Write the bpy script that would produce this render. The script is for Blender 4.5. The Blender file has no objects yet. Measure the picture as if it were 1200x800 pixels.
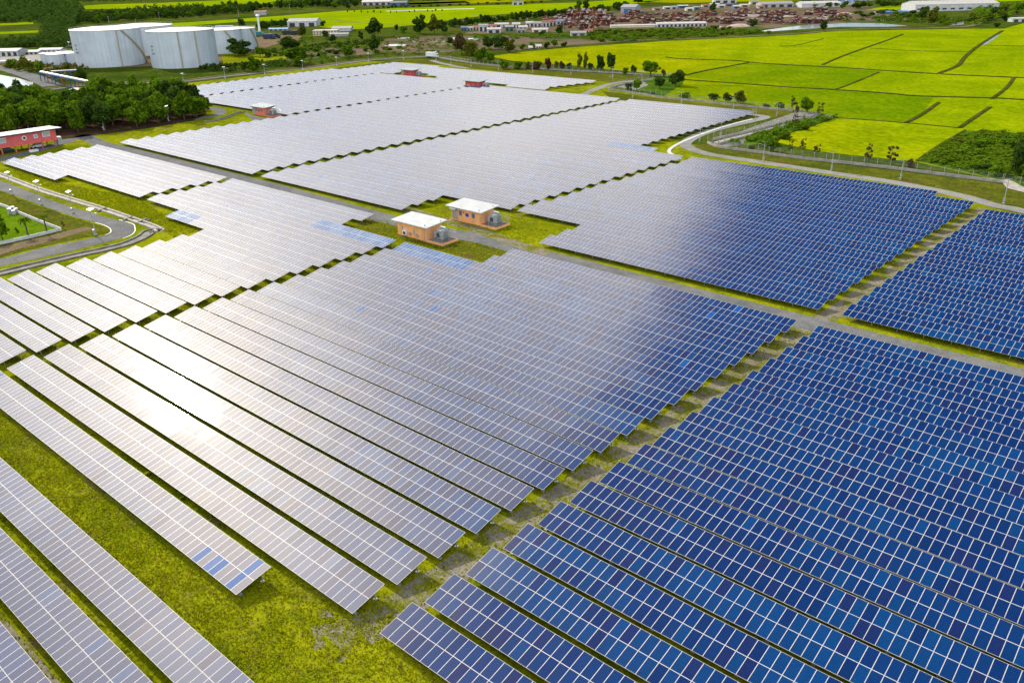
import bpy, bmesh, math, random
import numpy as np
from mathutils import Vector, Matrix
R = math.radians
scene = bpy.context.scene
col = scene.collection

# ------------------------------------------------------------------ camera
CAM_H = 53.173
FPX, PITCH, ROLL, AZ = 975.138, 0.424726, -0.0211767, -0.7228278
fw = np.array([math.cos(PITCH)*math.sin(AZ), math.cos(PITCH)*math.cos(AZ), -math.sin(PITCH)])
_r = np.array([math.cos(AZ), -math.sin(AZ), 0.0]); _u = np.cross(_r, fw)
rt = _r*math.cos(ROLL) + _u*math.sin(ROLL)
up = -_r*math.sin(ROLL) + _u*math.cos(ROLL)
cam_d = bpy.data.cameras.new('camera'); cam = bpy.data.objects.new('camera', cam_d); col.objects.link(cam)
cam_d.sensor_fit = 'HORIZONTAL'; cam_d.sensor_width = 36.0; cam_d.lens = 36.0*FPX/1200.0
cam_d.clip_start = 1.0; cam_d.clip_end = 30000.0
cam.matrix_world = Matrix(((rt[0], up[0], -fw[0], 0), (rt[1], up[1], -fw[1], 0), (rt[2], up[2], -fw[2], CAM_H), (0, 0, 0, 1)))
scene.camera = cam

# ------------------------------------------------------------------ light
SUN_EL, SUN_AZ = R(32.4), R(-77.5)          # azimuth clockwise from +Y
sdir = Vector((math.sin(SUN_AZ)*math.cos(SUN_EL), math.cos(SUN_AZ)*math.cos(SUN_EL), math.sin(SUN_EL)))
ld = bpy.data.lights.new('sun', 'SUN'); ld.energy = 3.9; ld.angle = R(0.6); ld.color = (1.0, 0.93, 0.80)
lo = bpy.data.objects.new('sun', ld); col.objects.link(lo)
lo.rotation_euler = sdir.to_track_quat('Z', 'Y').to_euler(); lo.location = (0, 0, 200)
world = bpy.data.worlds.new('World'); scene.world = world; world.use_nodes = True
nt = world.node_tree; nt.nodes.clear()
def N(t, typ, **kw):
    n = t.nodes.new(typ)
    for k, v in kw.items(): setattr(n, k, v)
    return n
sky = N(nt, 'ShaderNodeTexSky', sky_type='NISHITA', sun_disc=False)
sky.sun_elevation = SUN_EL; sky.sun_rotation = SUN_AZ; sky.altitude = 10; sky.air_density = 1.0; sky.dust_density = 0.3; sky.ozone_density = 4.0
bg = N(nt, 'ShaderNodeBackground'); out = N(nt, 'ShaderNodeOutputWorld')
# thin bright cloud sheet on the sun's side of the sky, deep clear blue on the other
geo = N(nt, 'ShaderNodeTexCoord'); dot = N(nt, 'ShaderNodeVectorMath', operation='DOT_PRODUCT'); dot.inputs[1].default_value = sdir
nt.links.new(geo.outputs['Generated'], dot.inputs[0])
mr = N(nt, 'ShaderNodeMapRange', interpolation_type='SMOOTHSTEP'); mr.inputs['From Min'].default_value = 0.785; mr.inputs['From Max'].default_value = 0.872
mr.inputs['To Min'].default_value = 0.0; mr.inputs['To Max'].default_value = 1.0
spz = N(nt, 'ShaderNodeSeparateXYZ'); nt.links.new(geo.outputs['Generated'], spz.inputs[0])
eff = N(nt, 'ShaderNodeMath', operation='MULTIPLY_ADD'); eff.inputs[1].default_value = -0.55; eff.inputs[2].default_value = 0.55*0.615; nt.links.new(spz.outputs['Z'], eff.inputs[0])
ef2 = N(nt, 'ShaderNodeMath', operation='ADD'); nt.links.new(eff.outputs[0], ef2.inputs[0]); nt.links.new(dot.outputs['Value'], ef2.inputs[1])
nt.links.new(ef2.outputs[0], mr.inputs['Value'])
cn = N(nt, 'ShaderNodeTexNoise'); cn.inputs['Scale'].default_value = 3.0; cn.inputs['Detail'].default_value = 5
nt.links.new(geo.outputs['Generated'], cn.inputs['Vector'])
cr = N(nt, 'ShaderNodeMapRange'); cr.inputs['From Min'].default_value = 0.3; cr.inputs['From Max'].default_value = 0.7
cr.inputs['To Min'].default_value = 0.82; cr.inputs['To Max'].default_value = 1.12
nt.links.new(cn.outputs['Fac'], cr.inputs['Value'])
mrz = N(nt, 'ShaderNodeMapRange'); mrz.inputs['From Min'].default_value = 0.24; mrz.inputs['From Max'].default_value = 0.46; mrz.inputs['To Min'].default_value = 0.26; mrz.inputs['To Max'].default_value = 1.05; nt.links.new(spz.outputs['Z'], mrz.inputs['Value'])
cmz = N(nt, 'ShaderNodeMath', operation='MULTIPLY'); nt.links.new(mr.outputs[0], cmz.inputs[0]); nt.links.new(mrz.outputs[0], cmz.inputs[1])
cm = N(nt, 'ShaderNodeMath', operation='MULTIPLY'); nt.links.new(cmz.outputs[0], cm.inputs[0]); nt.links.new(cr.outputs[0], cm.inputs[1])
CLOUD = (35, 31.2, 23, 1)
mx = N(nt, 'ShaderNodeMixRGB', blend_type='ADD'); mx.inputs[0].default_value = 1
sc_ = N(nt, 'ShaderNodeMixRGB', blend_type='MULTIPLY'); sc_.inputs[0].default_value = 1; sc_.inputs[1].default_value = CLOUD
nt.links.new(cm.outputs[0], sc_.inputs[2]); hsn = N(nt, 'ShaderNodeHueSaturation'); hsn.inputs['Saturation'].default_value = 1.35; nt.links.new(sky.outputs[0], hsn.inputs['Color']); nt.links.new(hsn.outputs[0], mx.inputs[1]); nt.links.new(sc_.outputs[0], mx.inputs[2])
# unseen bright cloud bank added behind the camera to fill camera-facing walls
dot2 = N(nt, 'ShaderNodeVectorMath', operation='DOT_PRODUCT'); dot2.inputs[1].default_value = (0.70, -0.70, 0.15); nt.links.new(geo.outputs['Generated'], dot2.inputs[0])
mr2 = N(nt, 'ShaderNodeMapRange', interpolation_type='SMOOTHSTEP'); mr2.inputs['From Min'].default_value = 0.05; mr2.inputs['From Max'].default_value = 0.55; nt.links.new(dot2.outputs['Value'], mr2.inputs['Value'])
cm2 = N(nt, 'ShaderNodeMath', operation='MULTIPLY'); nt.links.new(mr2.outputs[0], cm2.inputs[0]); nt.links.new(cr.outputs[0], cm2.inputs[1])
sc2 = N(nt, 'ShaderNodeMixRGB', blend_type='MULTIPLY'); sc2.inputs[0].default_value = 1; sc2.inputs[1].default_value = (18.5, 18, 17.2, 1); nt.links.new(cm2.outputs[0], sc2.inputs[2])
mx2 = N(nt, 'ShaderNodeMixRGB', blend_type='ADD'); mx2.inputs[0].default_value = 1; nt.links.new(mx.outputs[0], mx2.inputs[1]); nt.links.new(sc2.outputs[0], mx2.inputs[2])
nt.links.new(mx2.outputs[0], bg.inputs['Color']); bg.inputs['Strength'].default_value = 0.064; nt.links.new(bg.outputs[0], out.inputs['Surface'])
scene.view_settings.view_transform = 'Standard'; scene.view_settings.look = 'None'
scene.view_settings.exposure = 0.42; scene.view_settings.gamma = 1.0; scene.view_settings.use_curve_mapping = False
scene.cycles.max_bounces = 6; scene.cycles.sample_clamp_indirect = 6.0

# ------------------------------------------------------------------ helpers
def at(px, py, h=0.0):
    d = fw + rt*(px-600)/FPX - up*(py-400)/FPX
    k = (h-CAM_H)/d[2]
    return Vector((d[0]*k, d[1]*k, h))
def depth_of(p): return float((np.array(p) - np.array([0, 0, CAM_H])) @ fw)
def proj(p):
    d = np.array(p, float) - np.array([0, 0, CAM_H]); z = d @ fw
    return 600+FPX*(d @ rt)/z, 400-FPX*(d @ up)/z, z
def mpp(px, py): return depth_of(at(px, py))/FPX          # metres per photo pixel at a ground point
ONES = ['', 'first', 'second', 'third', 'fourth', 'fifth', 'sixth', 'seventh', 'eighth', 'ninth', 'tenth', 'eleventh', 'twelfth', 'thirteenth',
        'fourteenth', 'fifteenth', 'sixteenth', 'seventeenth', 'eighteenth', 'nineteenth']
def ordw(n):
    if n < 20: return ONES[n]
    t = {2: 'twent', 3: 'thirt', 4: 'fort'}[n//10]
    return t+'ieth' if n % 10 == 0 else t+'y-'+ONES[n % 10]
def tag(o, label=None, cat=None, group=None, kind=None):
    if label: o['label'] = label
    if cat: o['category'] = cat
    if group: o['group'] = group
    if kind: o['kind'] = kind
    return o
def empty(name, loc, rz=0.0):
    o = bpy.data.objects.new(name, None); col.objects.link(o); o.location = loc; o.rotation_euler = (0, 0, rz); o.empty_display_size = 0.3
    return o
def copy_tree(o, parent=None):
    c = o.copy(); col.objects.link(c); c.parent = parent
    for ch in list(o.children): copy_tree(ch, c)
    return c
class MB:
    def __init__(s): s.v = []; s.f = []; s.m = []
    def quad(s, pts, m=0):
        b = len(s.v); s.v += [tuple(p) for p in pts]; s.f.append(tuple(range(b, b+len(pts)))); s.m.append(m)
    def box(s, c, d, m=0, rz=0.0, top=None):
        x, y, z = c; a, b_, h = d[0]/2, d[1]/2, d[2]/2
        cs, sn = math.cos(rz), math.sin(rz); b = len(s.v)
        for dz in (-h, h):
            for dx, dy in ((-a, -b_), (a, -b_), (a, b_), (-a, b_)): s.v.append((x+dx*cs-dy*sn, y+dx*sn+dy*cs, z+dz))
        s.f += [(b+3, b+2, b+1, b), (b+4, b+5, b+6, b+7), (b, b+1, b+5, b+4), (b+1, b+2, b+6, b+5), (b+2, b+3, b+7, b+6), (b+3, b, b+4, b+7)]
        s.m += [m, m if top is None else top] + [m]*4
    def tube(s, p0, p1, r, n=8, m=0, r1=None, cap=True):
        p0 = Vector(p0); p1 = Vector(p1); d = (p1-p0).normalized(); r1 = r if r1 is None else r1
        a = d.orthogonal().normalized(); b_ = d.cross(a); b = len(s.v)
        for k in range(n):
            t = 2*math.pi*k/n; o = a*math.cos(t)+b_*math.sin(t); s.v.append(tuple(p0+o*r)); s.v.append(tuple(p1+o*r1))
        for k in range(n):
            k2 = (k+1) % n; s.f.append((b+2*k, b+2*k2, b+2*k2+1, b+2*k+1)); s.m.append(m)
        if cap:
            s.f.append(tuple(b+2*k+1 for k in range(n))); s.m.append(m); s.f.append(tuple(b+2*k for k in range(n))[::-1]); s.m.append(m)
    def lathe(s, c, prof, n=32, m=0):
        b = len(s.v); x, y, z = c
        for r, h in prof:
            for k in range(n): t = 2*math.pi*k/n; s.v.append((x+r*math.cos(t), y+r*math.sin(t), z+h))
        for i in range(len(prof)-1):
            for k in range(n): k2 = (k+1) % n; s.f.append((b+i*n+k, b+i*n+k2, b+(i+1)*n+k2, b+(i+1)*n+k)); s.m.append(m)
    def prism(s, poly, z0, z1, m=0):
        n = len(poly); b = len(s.v)
        for z in (z0, z1): s.v += [(p[0], p[1], z) for p in poly]
        s.f.append(tuple(b+n+k for k in range(n))); s.m.append(m)
        s.f.append(tuple(b+k for k in range(n))[::-1]); s.m.append(m)
        for k in range(n): k2 = (k+1) % n; s.f.append((b+k, b+k2, b+n+k2, b+n+k)); s.m.append(m)
    def mesh(s, name, mats, smooth=False):
        me = bpy.data.meshes.new(name); me.from_pydata(s.v, [], s.f)
        for m in mats: me.materials.append(m)
        me.polygons.foreach_set('material_index', s.m)
        if smooth: me.polygons.foreach_set('use_smooth', [True]*len(s.f))
        me.update(); return me
    def build(s, name, mats, parent=None, loc=(0, 0, 0), rz=0.0, smooth=False):
        if not isinstance(mats, (list, tuple)): mats = [mats]
        o = bpy.data.objects.new(name, s.mesh(name, mats, smooth)); col.objects.link(o); o.location = loc; o.rotation_euler = (0, 0, rz)
        if parent: o.parent = parent
        return o

# ------------------------------------------------------------------ materials
def newmat(name):
    m = bpy.data.materials.new(name); m.use_nodes = True; t = m.node_tree; t.nodes.clear()
    o = N(t, 'ShaderNodeOutputMaterial'); b = N(t, 'ShaderNodeBsdfPrincipled'); t.links.new(b.outputs[0], o.inputs[0]); return m, t, b
def c4(c): return (c[0], c[1], c[2], 1.0)
def noisenode(t, scale, detail=4, coord='pos', rough=0.6):
    n = N(t, 'ShaderNodeTexNoise'); n.inputs['Scale'].default_value = scale; n.inputs['Detail'].default_value = detail; n.inputs['Roughness'].default_value = rough
    if coord == 'pos': g = N(t, 'ShaderNodeNewGeometry'); t.links.new(g.outputs['Position'], n.inputs['Vector'])
    else: g = N(t, 'ShaderNodeTexCoord'); t.links.new(g.outputs['Object'], n.inputs['Vector'])
    return n
def ramp(t, src, lo, hi, smooth=True):
    r = N(t, 'ShaderNodeMapRange'); r.interpolation_type = 'SMOOTHSTEP' if smooth else 'LINEAR'
    r.inputs['From Min'].default_value = lo; r.inputs['From Max'].default_value = hi; t.links.new(src, r.inputs['Value']); return r.outputs[0]
def mixc(t, fac, a, b, mode='MIX'):
    m = N(t, 'ShaderNodeMixRGB', blend_type=mode)
    if isinstance(fac, (int, float)): m.inputs[0].default_value = fac
    else: t.links.new(fac, m.inputs[0])
    for i, x in ((1, a), (2, b)):
        if isinstance(x, tuple): m.inputs[i].default_value = c4(x)
        else: t.links.new(x, m.inputs[i])
    return m.outputs[0]
def bump(t, b, src, dist, strength=1.0):
    n = N(t, 'ShaderNodeBump'); n.inputs['Distance'].default_value = dist; n.inputs['Strength'].default_value = strength
    t.links.new(src, n.inputs['Height']); t.links.new(n.outputs[0], b.inputs['Normal'])
def plain(name, c, rough=0.7, var=0.12, scale=1.5, metal=0.0, rnd=0.0, coord='pos', spec=0.4):
    m, t, b = newmat(name)
    n = noisenode(t, scale, 5, coord); k = ramp(t, n.outputs['Fac'], 0.3, 0.7)
    a = tuple(x*(1-var) for x in c); d = tuple(min(1, x*(1+var)) for x in c)
    cc = mixc(t, k, a, d)
    if rnd:
        oi = N(t, 'ShaderNodeObjectInfo'); hs = N(t, 'ShaderNodeHueSaturation'); mrn = N(t, 'ShaderNodeMapRange')
        mrn.inputs['To Min'].default_value = 1-rnd; mrn.inputs['To Max'].default_value = 1+rnd; t.links.new(oi.outputs['Random'], mrn.inputs['Value'])
        t.links.new(mrn.outputs[0], hs.inputs['Value']); t.links.new(cc, hs.inputs['Color']); cc = hs.outputs[0]
    t.links.new(cc, b.inputs['Base Color']); b.inputs['Roughness'].default_value = rough; b.inputs['Metallic'].default_value = metal
    b.inputs['Specular IOR Level'].default_value = spec
    return m
def turf(name, c1, c2, c3=None, big=0.03, small=0.8, fine=4.0, brown_lo=0.56, brown_hi=0.68, bumpd=0.15, brownscale=0.12):
    """two greens mixed on large and small noise, with bare patches of c3"""
    m, t, b = newmat(name)
    n1 = noisenode(t, big, 4); n2 = noisenode(t, small, 5); n3 = noisenode(t, fine, 3)
    k = N(t, 'ShaderNodeMath', operation='ADD'); t.links.new(n1.outputs['Fac'], k.inputs[0]); t.links.new(n2.outputs['Fac'], k.inputs[1])
    k2 = N(t, 'ShaderNodeMath', operation='ADD'); t.links.new(k.outputs[0], k2.inputs[0]); t.links.new(n3.outputs['Fac'], k2.inputs[1])
    f = ramp(t, k2.outputs[0], 1.2, 1.8)
    cc = mixc(t, f, c1, c2)
    if c3:
        n4 = noisenode(t, brownscale, 6, rough=0.7); cc = mixc(t, ramp(t, n4.outputs['Fac'], brown_lo, brown_hi), cc, c3)
    n5 = noisenode(t, fine*0.7, 6)
    cc = mixc(t, 0.35, cc, mixc(t, ramp(t, n5.outputs['Fac'], 0.3, 0.7), (0.35, 0.35, 0.35), (1.6, 1.6, 1.4)), 'MULTIPLY')
    t.links.new(cc, b.inputs['Base Color']); b.inputs['Roughness'].default_value = 0.95; b.inputs['Specular IOR Level'].default_value = 0.0
    bump(t, b, k2.outputs[0], bumpd)
    return m
M = {}
M['scrub'] = turf('scrub_ground', (0.025, 0.050, 0.006), (0.075, 0.100, 0.011), (0.10, 0.075, 0.035), big=0.008, small=0.06, fine=0.5, brown_lo=0.54, brown_hi=0.66, brownscale=0.02, bumpd=0.3)
M['grass'] = turf('grass', (0.095, 0.130, 0.003), (0.245, 0.255, 0.006), (0.15, 0.12, 0.045), big=0.05, small=0.4, fine=3.0, brown_lo=0.53, brown_hi=0.68, bumpd=0.12)
M['lawn'] = turf('lawn', (0.06, 0.125, 0.004), (0.115, 0.195, 0.006), (0.10, 0.11, 0.01), big=0.05, small=0.3, fine=2.0)
M['verge'] = turf('dry_verge', (0.050, 0.070, 0.007), (0.125, 0.125, 0.014), (0.10, 0.07, 0.025), big=0.04, small=0.3, fine=1.5, brown_lo=0.52, brown_hi=0.66)
M['rice'] = turf('rice', (0.140, 0.205, 0.001), (0.230, 0.285, 0.002), None, big=0.012, small=0.05, fine=0.6, bumpd=0.05)
M['rice_deep'] = turf('rice_deep', (0.090, 0.165, 0.001), (0.155, 0.220, 0.002), None, big=0.012, small=0.05, fine=0.6, bumpd=0.05)
M['rice_yellow'] = turf('rice_yellow', (0.18, 0.19, 0.001), (0.26, 0.25, 0.002), None, big=0.012, small=0.05, fine=0.6, bumpd=0.05)
M['thicket_ground'] = turf('thicket_ground', (0.03, 0.075, 0.008), (0.085, 0.15, 0.012), None, big=0.05, small=0.2, fine=1.0, bumpd=0.6)
M['dirt'] = turf('dirt', (0.13, 0.095, 0.06), (0.20, 0.15, 0.095), (0.07, 0.08, 0.02), big=0.05, small=0.5, fine=3.0)
M['gravel'] = turf('gravel', (0.115, 0.118, 0.125), (0.19, 0.19, 0.195), (0.13, 0.125, 0.05), big=0.08, small=0.6, fine=6.0, brown_lo=0.6, brown_hi=0.72, bumpd=0.03, brownscale=0.3)
M['track'] = turf('track', (0.17, 0.145, 0.11), (0.27, 0.245, 0.20), (0.135, 0.14, 0.015), big=0.10, small=0.7, fine=5.0, brown_lo=0.45, brown_hi=0.58, bumpd=0.05, brownscale=0.28)
M['mud'] = turf('mud', (0.10, 0.075, 0.055), (0.17, 0.125, 0.09), (0.05, 0.08, 0.015), big=0.02, small=0.12, fine=0.8, brown_lo=0.5, brown_hi=0.6, brownscale=0.03)
M['asphalt'] = turf('asphalt', (0.13, 0.13, 0.135), (0.20, 0.20, 0.205), None, big=0.05, small=0.3, fine=5.0, bumpd=0.01)
M['concrete_road'] = turf('concrete_road', (0.19, 0.19, 0.185), (0.27, 0.265, 0.255), None, big=0.05, small=0.4, fine=4.0, bumpd=0.01)
M['concrete'] = plain('concrete', (0.34, 0.31, 0.27), 0.9, 0.25, 0.6)
M['concrete_dark'] = plain('concrete_dark', (0.16, 0.15, 0.13), 0.9, 0.35, 0.5)
M['white_line'] = plain('white_line', (0.75, 0.75, 0.72), 0.7, 0.1)
M['white'] = plain('white_paint', (0.78, 0.79, 0.80), 0.45, 0.06, 0.4)
M['steel_grey'] = plain('grey_steel', (0.38, 0.41, 0.42), 0.45, 0.10, 1.0, 0.2)
M['dark'] = plain('dark_recess', (0.03, 0.03, 0.032), 0.6)
M['galv'] = plain('galvanised', (0.42, 0.44, 0.45), 0.4, 0.1, 2.0, 0.5)
M['orange'] = plain('orange_render', (0.93, 0.45, 0.19), 0.85, 0.07, 0.8)
M['red'] = plain('red_render', (0.62, 0.075, 0.07), 0.85, 0.08, 0.8)
M['salmon'] = plain('salmon_render', (0.72, 0.20, 0.15), 0.85, 0.08, 0.8)
M['pink'] = plain('pink_boards', (0.68, 0.13, 0.125), 0.75, 0.08, 0.8)
M['bluesign'] = plain('blue_sign', (0.01, 0.05, 0.45), 0.4)
M['glasswin'] = plain('window_glass', (0.10, 0.16, 0.20), 0.15, 0.1, 1.0, 0, spec=0.6)
M['bluewin'] = plain('blue_window', (0.22, 0.42, 0.60), 0.25)
M['roofwhite'] = plain('white_roof', (0.50, 0.52, 0.53), 0.5, 0.05, 0.8)
M['roofblue'] = plain('pale_blue_roof', (0.24, 0.32, 0.34), 0.5, 0.05, 0.8)
M['bluesteel'] = plain('blue_steel', (0.02, 0.08, 0.25), 0.5, 0.15)
M['rust'] = plain('rust', (0.085, 0.022, 0.016), 0.9, 0.6, 0.7, rnd=0.25)
M['orange_rust'] = plain('orange_rust', (0.22, 0.065, 0.022), 0.9, 0.5, 0.5, rnd=0.2)
M['sand'] = plain('sand', (0.42, 0.33, 0.26), 0.95, 0.25, 0.1, rnd=0.15)
M['bark'] = plain('bark', (0.09, 0.065, 0.045), 0.9, 0.3, 2.0)
M['tank'] = plain('tank_white', (0.47, 0.53, 0.59), 0.5, 0.06, 0.15)
M['tank_roof'] = plain('tank_roof', (0.56, 0.55, 0.52), 0.5, 0.06, 0.15)
M['stair'] = plain('stair_tan', (0.36, 0.31, 0.20), 0.7)
M['black'] = plain('black_paint', (0.02, 0.02, 0.025), 0.6)
def add_streaks(m, amt):
    t = m.node_tree; b = next(n for n in t.nodes if n.type == 'BSDF_PRINCIPLED'); src = b.inputs['Base Color'].links[0].from_socket
    g = N(t, 'ShaderNodeNewGeometry'); mp = N(t, 'ShaderNodeMapping'); mp.inputs['Scale'].default_value = (0.7, 0.7, 0.03)
    n = N(t, 'ShaderNodeTexNoise'); n.inputs['Scale'].default_value = 1.0; n.inputs['Detail'].default_value = 4
    t.links.new(g.outputs['Position'], mp.inputs[0]); t.links.new(mp.outputs[0], n.inputs['Vector'])
    cc = mixc(t, amt, src, mixc(t, ramp(t, n.outputs['Fac'], 0.3, 0.7), (0.6, 0.6, 0.62), (1.15, 1.15, 1.1)), 'MULTIPLY')
    t.links.new(cc, b.inputs['Base Color'])
def ribs(m, scale):
    t = m.node_tree; b = next(n for n in t.nodes if n.type == 'BSDF_PRINCIPLED'); src = b.inputs['Base Color'].links[0].from_socket
    tc = N(t, 'ShaderNodeTexCoord'); w = N(t, 'ShaderNodeTexWave', wave_type='BANDS', bands_direction='X'); w.inputs['Scale'].default_value = scale; t.links.new(tc.outputs['Object'], w.inputs['Vector'])
    n = noisenode(t, 0.5, 5); cc = mixc(t, 0.35, src, mixc(t, ramp(t, n.outputs['Fac'], 0.3, 0.7), (0.62, 0.6, 0.56), (1.1, 1.1, 1.1)), 'MULTIPLY')
    cc = mixc(t, 0.25, cc, mixc(t, w.outputs['Fac'], (0.55, 0.55, 0.55), (1.1, 1.1, 1.1)), 'MULTIPLY'); t.links.new(cc, b.inputs['Base Color']); bump(t, b, w.outputs['Fac'], 0.03)
ribs(M['roofwhite'], 1.2); ribs(M['roofblue'], 1.2)
add_streaks(M['tank'], 0.3); add_streaks(M['pink'], 0.3); add_streaks(M['orange'], 0.3)
def watermat(name, c, rough=0.08):
    m, t, b = newmat(name); b.inputs['Base Color'].default_value = c4(c); b.inputs['Roughness'].default_value = rough; b.inputs['IOR'].default_value = 1.33
    n = noisenode(t, 0.6, 3); bump(t, b, n.outputs['Fac'], 0.02); return m
M['water'] = watermat('water', (0.30, 0.32, 0.32), 0.12)
def leafmat(name, c1, c2, rnd=0.25, upn=0.0):
    m = bpy.data.materials.new(name); m.use_nodes = True; t = m.node_tree; t.nodes.clear(); o = N(t, 'ShaderNodeOutputMaterial')
    n = noisenode(t, 6.0, 3, 'obj'); cc = mixc(t, ramp(t, n.outputs['Fac'], 0.35, 0.65), c1, c2)
    oi = N(t, 'ShaderNodeObjectInfo'); hs = N(t, 'ShaderNodeHueSaturation')
    a = N(t, 'ShaderNodeMapRange'); a.inputs['To Min'].default_value = 1-rnd; a.inputs['To Max'].default_value = 1+rnd; t.links.new(oi.outputs['Random'], a.inputs['Value'])
    t.links.new(a.outputs[0], hs.inputs['Value']); t.links.new(cc, hs.inputs['Color'])
    d = N(t, 'ShaderNodeBsdfDiffuse'); tr = N(t, 'ShaderNodeBsdfTranslucent'); mxs = N(t, 'ShaderNodeMixShader'); mxs.inputs[0].default_value = 0.3 if upn == 0 else 0.2
    if upn:
        gm = N(t, 'ShaderNodeNewGeometry'); vs = N(t, 'ShaderNodeVectorMath', operation='SCALE'); vs.inputs['Scale'].default_value = 1-upn; t.links.new(gm.outputs['Normal'], vs.inputs[0])
        va = N(t, 'ShaderNodeVectorMath', operation='ADD'); va.inputs[1].default_value = (0, 0, upn); t.links.new(vs.outputs[0], va.inputs[0])
        vn = N(t, 'ShaderNodeVectorMath', operation='NORMALIZE'); t.links.new(va.outputs[0], vn.inputs[0]); t.links.new(vn.outputs[0], d.inputs['Normal'])
    t.links.new(hs.outputs[0], d.inputs['Color']); t.links.new(hs.outputs[0], tr.inputs['Color'])
    t.links.new(d.outputs[0], mxs.inputs[1]); t.links.new(tr.outputs[0], mxs.inputs[2]); t.links.new(mxs.outputs[0], o.inputs[0]); return m
M['leaf'] = leafmat('leaf_green', (0.055, 0.12, 0.006), (0.13, 0.22, 0.010))
M['leaf_light'] = leafmat('leaf_light', (0.085, 0.165, 0.008), (0.17, 0.26, 0.012))
M['leaf_dark'] = leafmat('leaf_dark', (0.028, 0.062, 0.010), (0.06, 0.105, 0.014))
M['leaf_brown'] = leafmat('leaf_brown', (0.07, 0.06, 0.02), (0.12, 0.075, 0.03))
M['leaf_red'] = leafmat('leaf_red', (0.05, 0.022, 0.014), (0.09, 0.035, 0.02))
M['leaf_olive'] = leafmat('leaf_olive', (0.07, 0.09, 0.010), (0.13, 0.14, 0.015))
M['blade'] = leafmat('grass_blade', (0.215, 0.255, 0.003), (0.40, 0.41, 0.005), 0.1, 0.85)

# ---- solar module glass: blue cells under dusty glass, each module its own tint
def glassmat(name, per_object):
    m, t, b = newmat(name)
    if per_object:
        oi = N(t, 'ShaderNodeObjectInfo'); tint = oi.outputs['Color']; dust = oi.outputs['Alpha']; 
    else:
        at_ = N(t, 'ShaderNodeAttribute', attribute_name='tint'); tint = at_.outputs['Color']; dust = at_.outputs['Alpha']
    uv = N(t, 'ShaderNodeUVMap', uv_map='UVMap'); sep = N(t, 'ShaderNodeSeparateXYZ'); t.links.new(uv.outputs[0], sep.inputs[0])
    def lines(sock, n, w):
        a = N(t, 'ShaderNodeMath', operation='MULTIPLY'); a.inputs[1].default_value = n; t.links.new(sock, a.inputs[0])
        f = N(t, 'ShaderNodeMath', operation='FRACT'); t.links.new(a.outputs[0], f.inputs[0])
        s = N(t, 'ShaderNodeMath', operation='SUBTRACT'); s.inputs[1].default_value = 0.5; t.links.new(f.outputs[0], s.inputs[0])
        ab = N(t, 'ShaderNodeMath', operation='ABSOLUTE'); t.links.new(s.outputs[0], ab.inputs[0])
        g = N(t, 'ShaderNodeMath', operation='GREATER_THAN'); g.inputs[1].default_value = 0.5-w; t.links.new(ab.outputs[0], g.inputs[0]); return g.outputs[0]
    l1 = lines(sep.outputs['X'], 6, 0.03); l2 = lines(sep.outputs['Y'], 12, 0.03)
    mxm = N(t, 'ShaderNodeMath', operation='MAXIMUM'); t.links.new(l1, mxm.inputs[0]); t.links.new(l2, mxm.inputs[1])
    # crystal mottling of the cells
    n = noisenode(t, 9.0, 2); k = ramp(t, n.outputs['Fac'], 0.3, 0.7)
    cc = mixc(t, 0.5, tint, mixc(t, k, (0.55, 0.55, 0.6), (1.45, 1.4, 1.3)), 'MULTIPLY')
    cc = mixc(t, mxm.outputs[0], cc, mixc(t, 0.18, cc, (0.25, 0.33, 0.45)))
    t.links.new(cc, b.inputs['Base Color'])
    b.inputs['Roughness'].default_value = 0.045; b.inputs['IOR'].default_value = 1.5
    # dusty film: a faint, much wider gloss lobe
    gl = N(t, 'ShaderNodeBsdfGlossy', distribution='BECKMANN'); gl.inputs['Roughness'].default_value = 0.38; gl.inputs['Color'].default_value = (1, 0.90, 0.73, 1)
    lw = N(t, 'ShaderNodeLayerWeight'); lw.inputs['Blend'].default_value = 0.5
    fc = N(t, 'ShaderNodeMath', operation='MULTIPLY_ADD'); fc.inputs[1].default_value = -0.030; fc.inputs[2].default_value = 0.030; t.links.new(lw.outputs['Facing'], fc.inputs[0])
    dm = N(t, 'ShaderNodeMath', operation='MULTIPLY'); t.links.new(dust, dm.inputs[0]); t.links.new(fc.outputs[0], dm.inputs[1])
    mxs = N(t, 'ShaderNodeMixShader'); t.links.new(dm.outputs[0], mxs.inputs[0]); t.links.new(b.outputs[0], mxs.inputs[1]); t.links.new(gl.outputs[0], mxs.inputs[2])
    t.links.new(mxs.outputs[0], next(n for n in t.nodes if n.type == 'OUTPUT_MATERIAL').inputs[0])
    sm = N(t, 'ShaderNodeMath', operation='MULTIPLY_ADD'); sm.inputs[1].default_value = 0.42; sm.inputs[2].default_value = 0.08; t.links.new(dust, sm.inputs[0]); t.links.new(sm.outputs[0], b.inputs['Specular IOR Level'])
    return m
M['glass_o'] = glassmat('solar_glass', True); M['glass_m'] = glassmat('solar_glass_bank', False)
M['frame'] = plain('module_frame', (0.62, 0.59, 0.54), 0.45, 0.04, 0.5)
M['back'] = plain('module_back', (0.30, 0.30, 0.30), 0.8)

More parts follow.
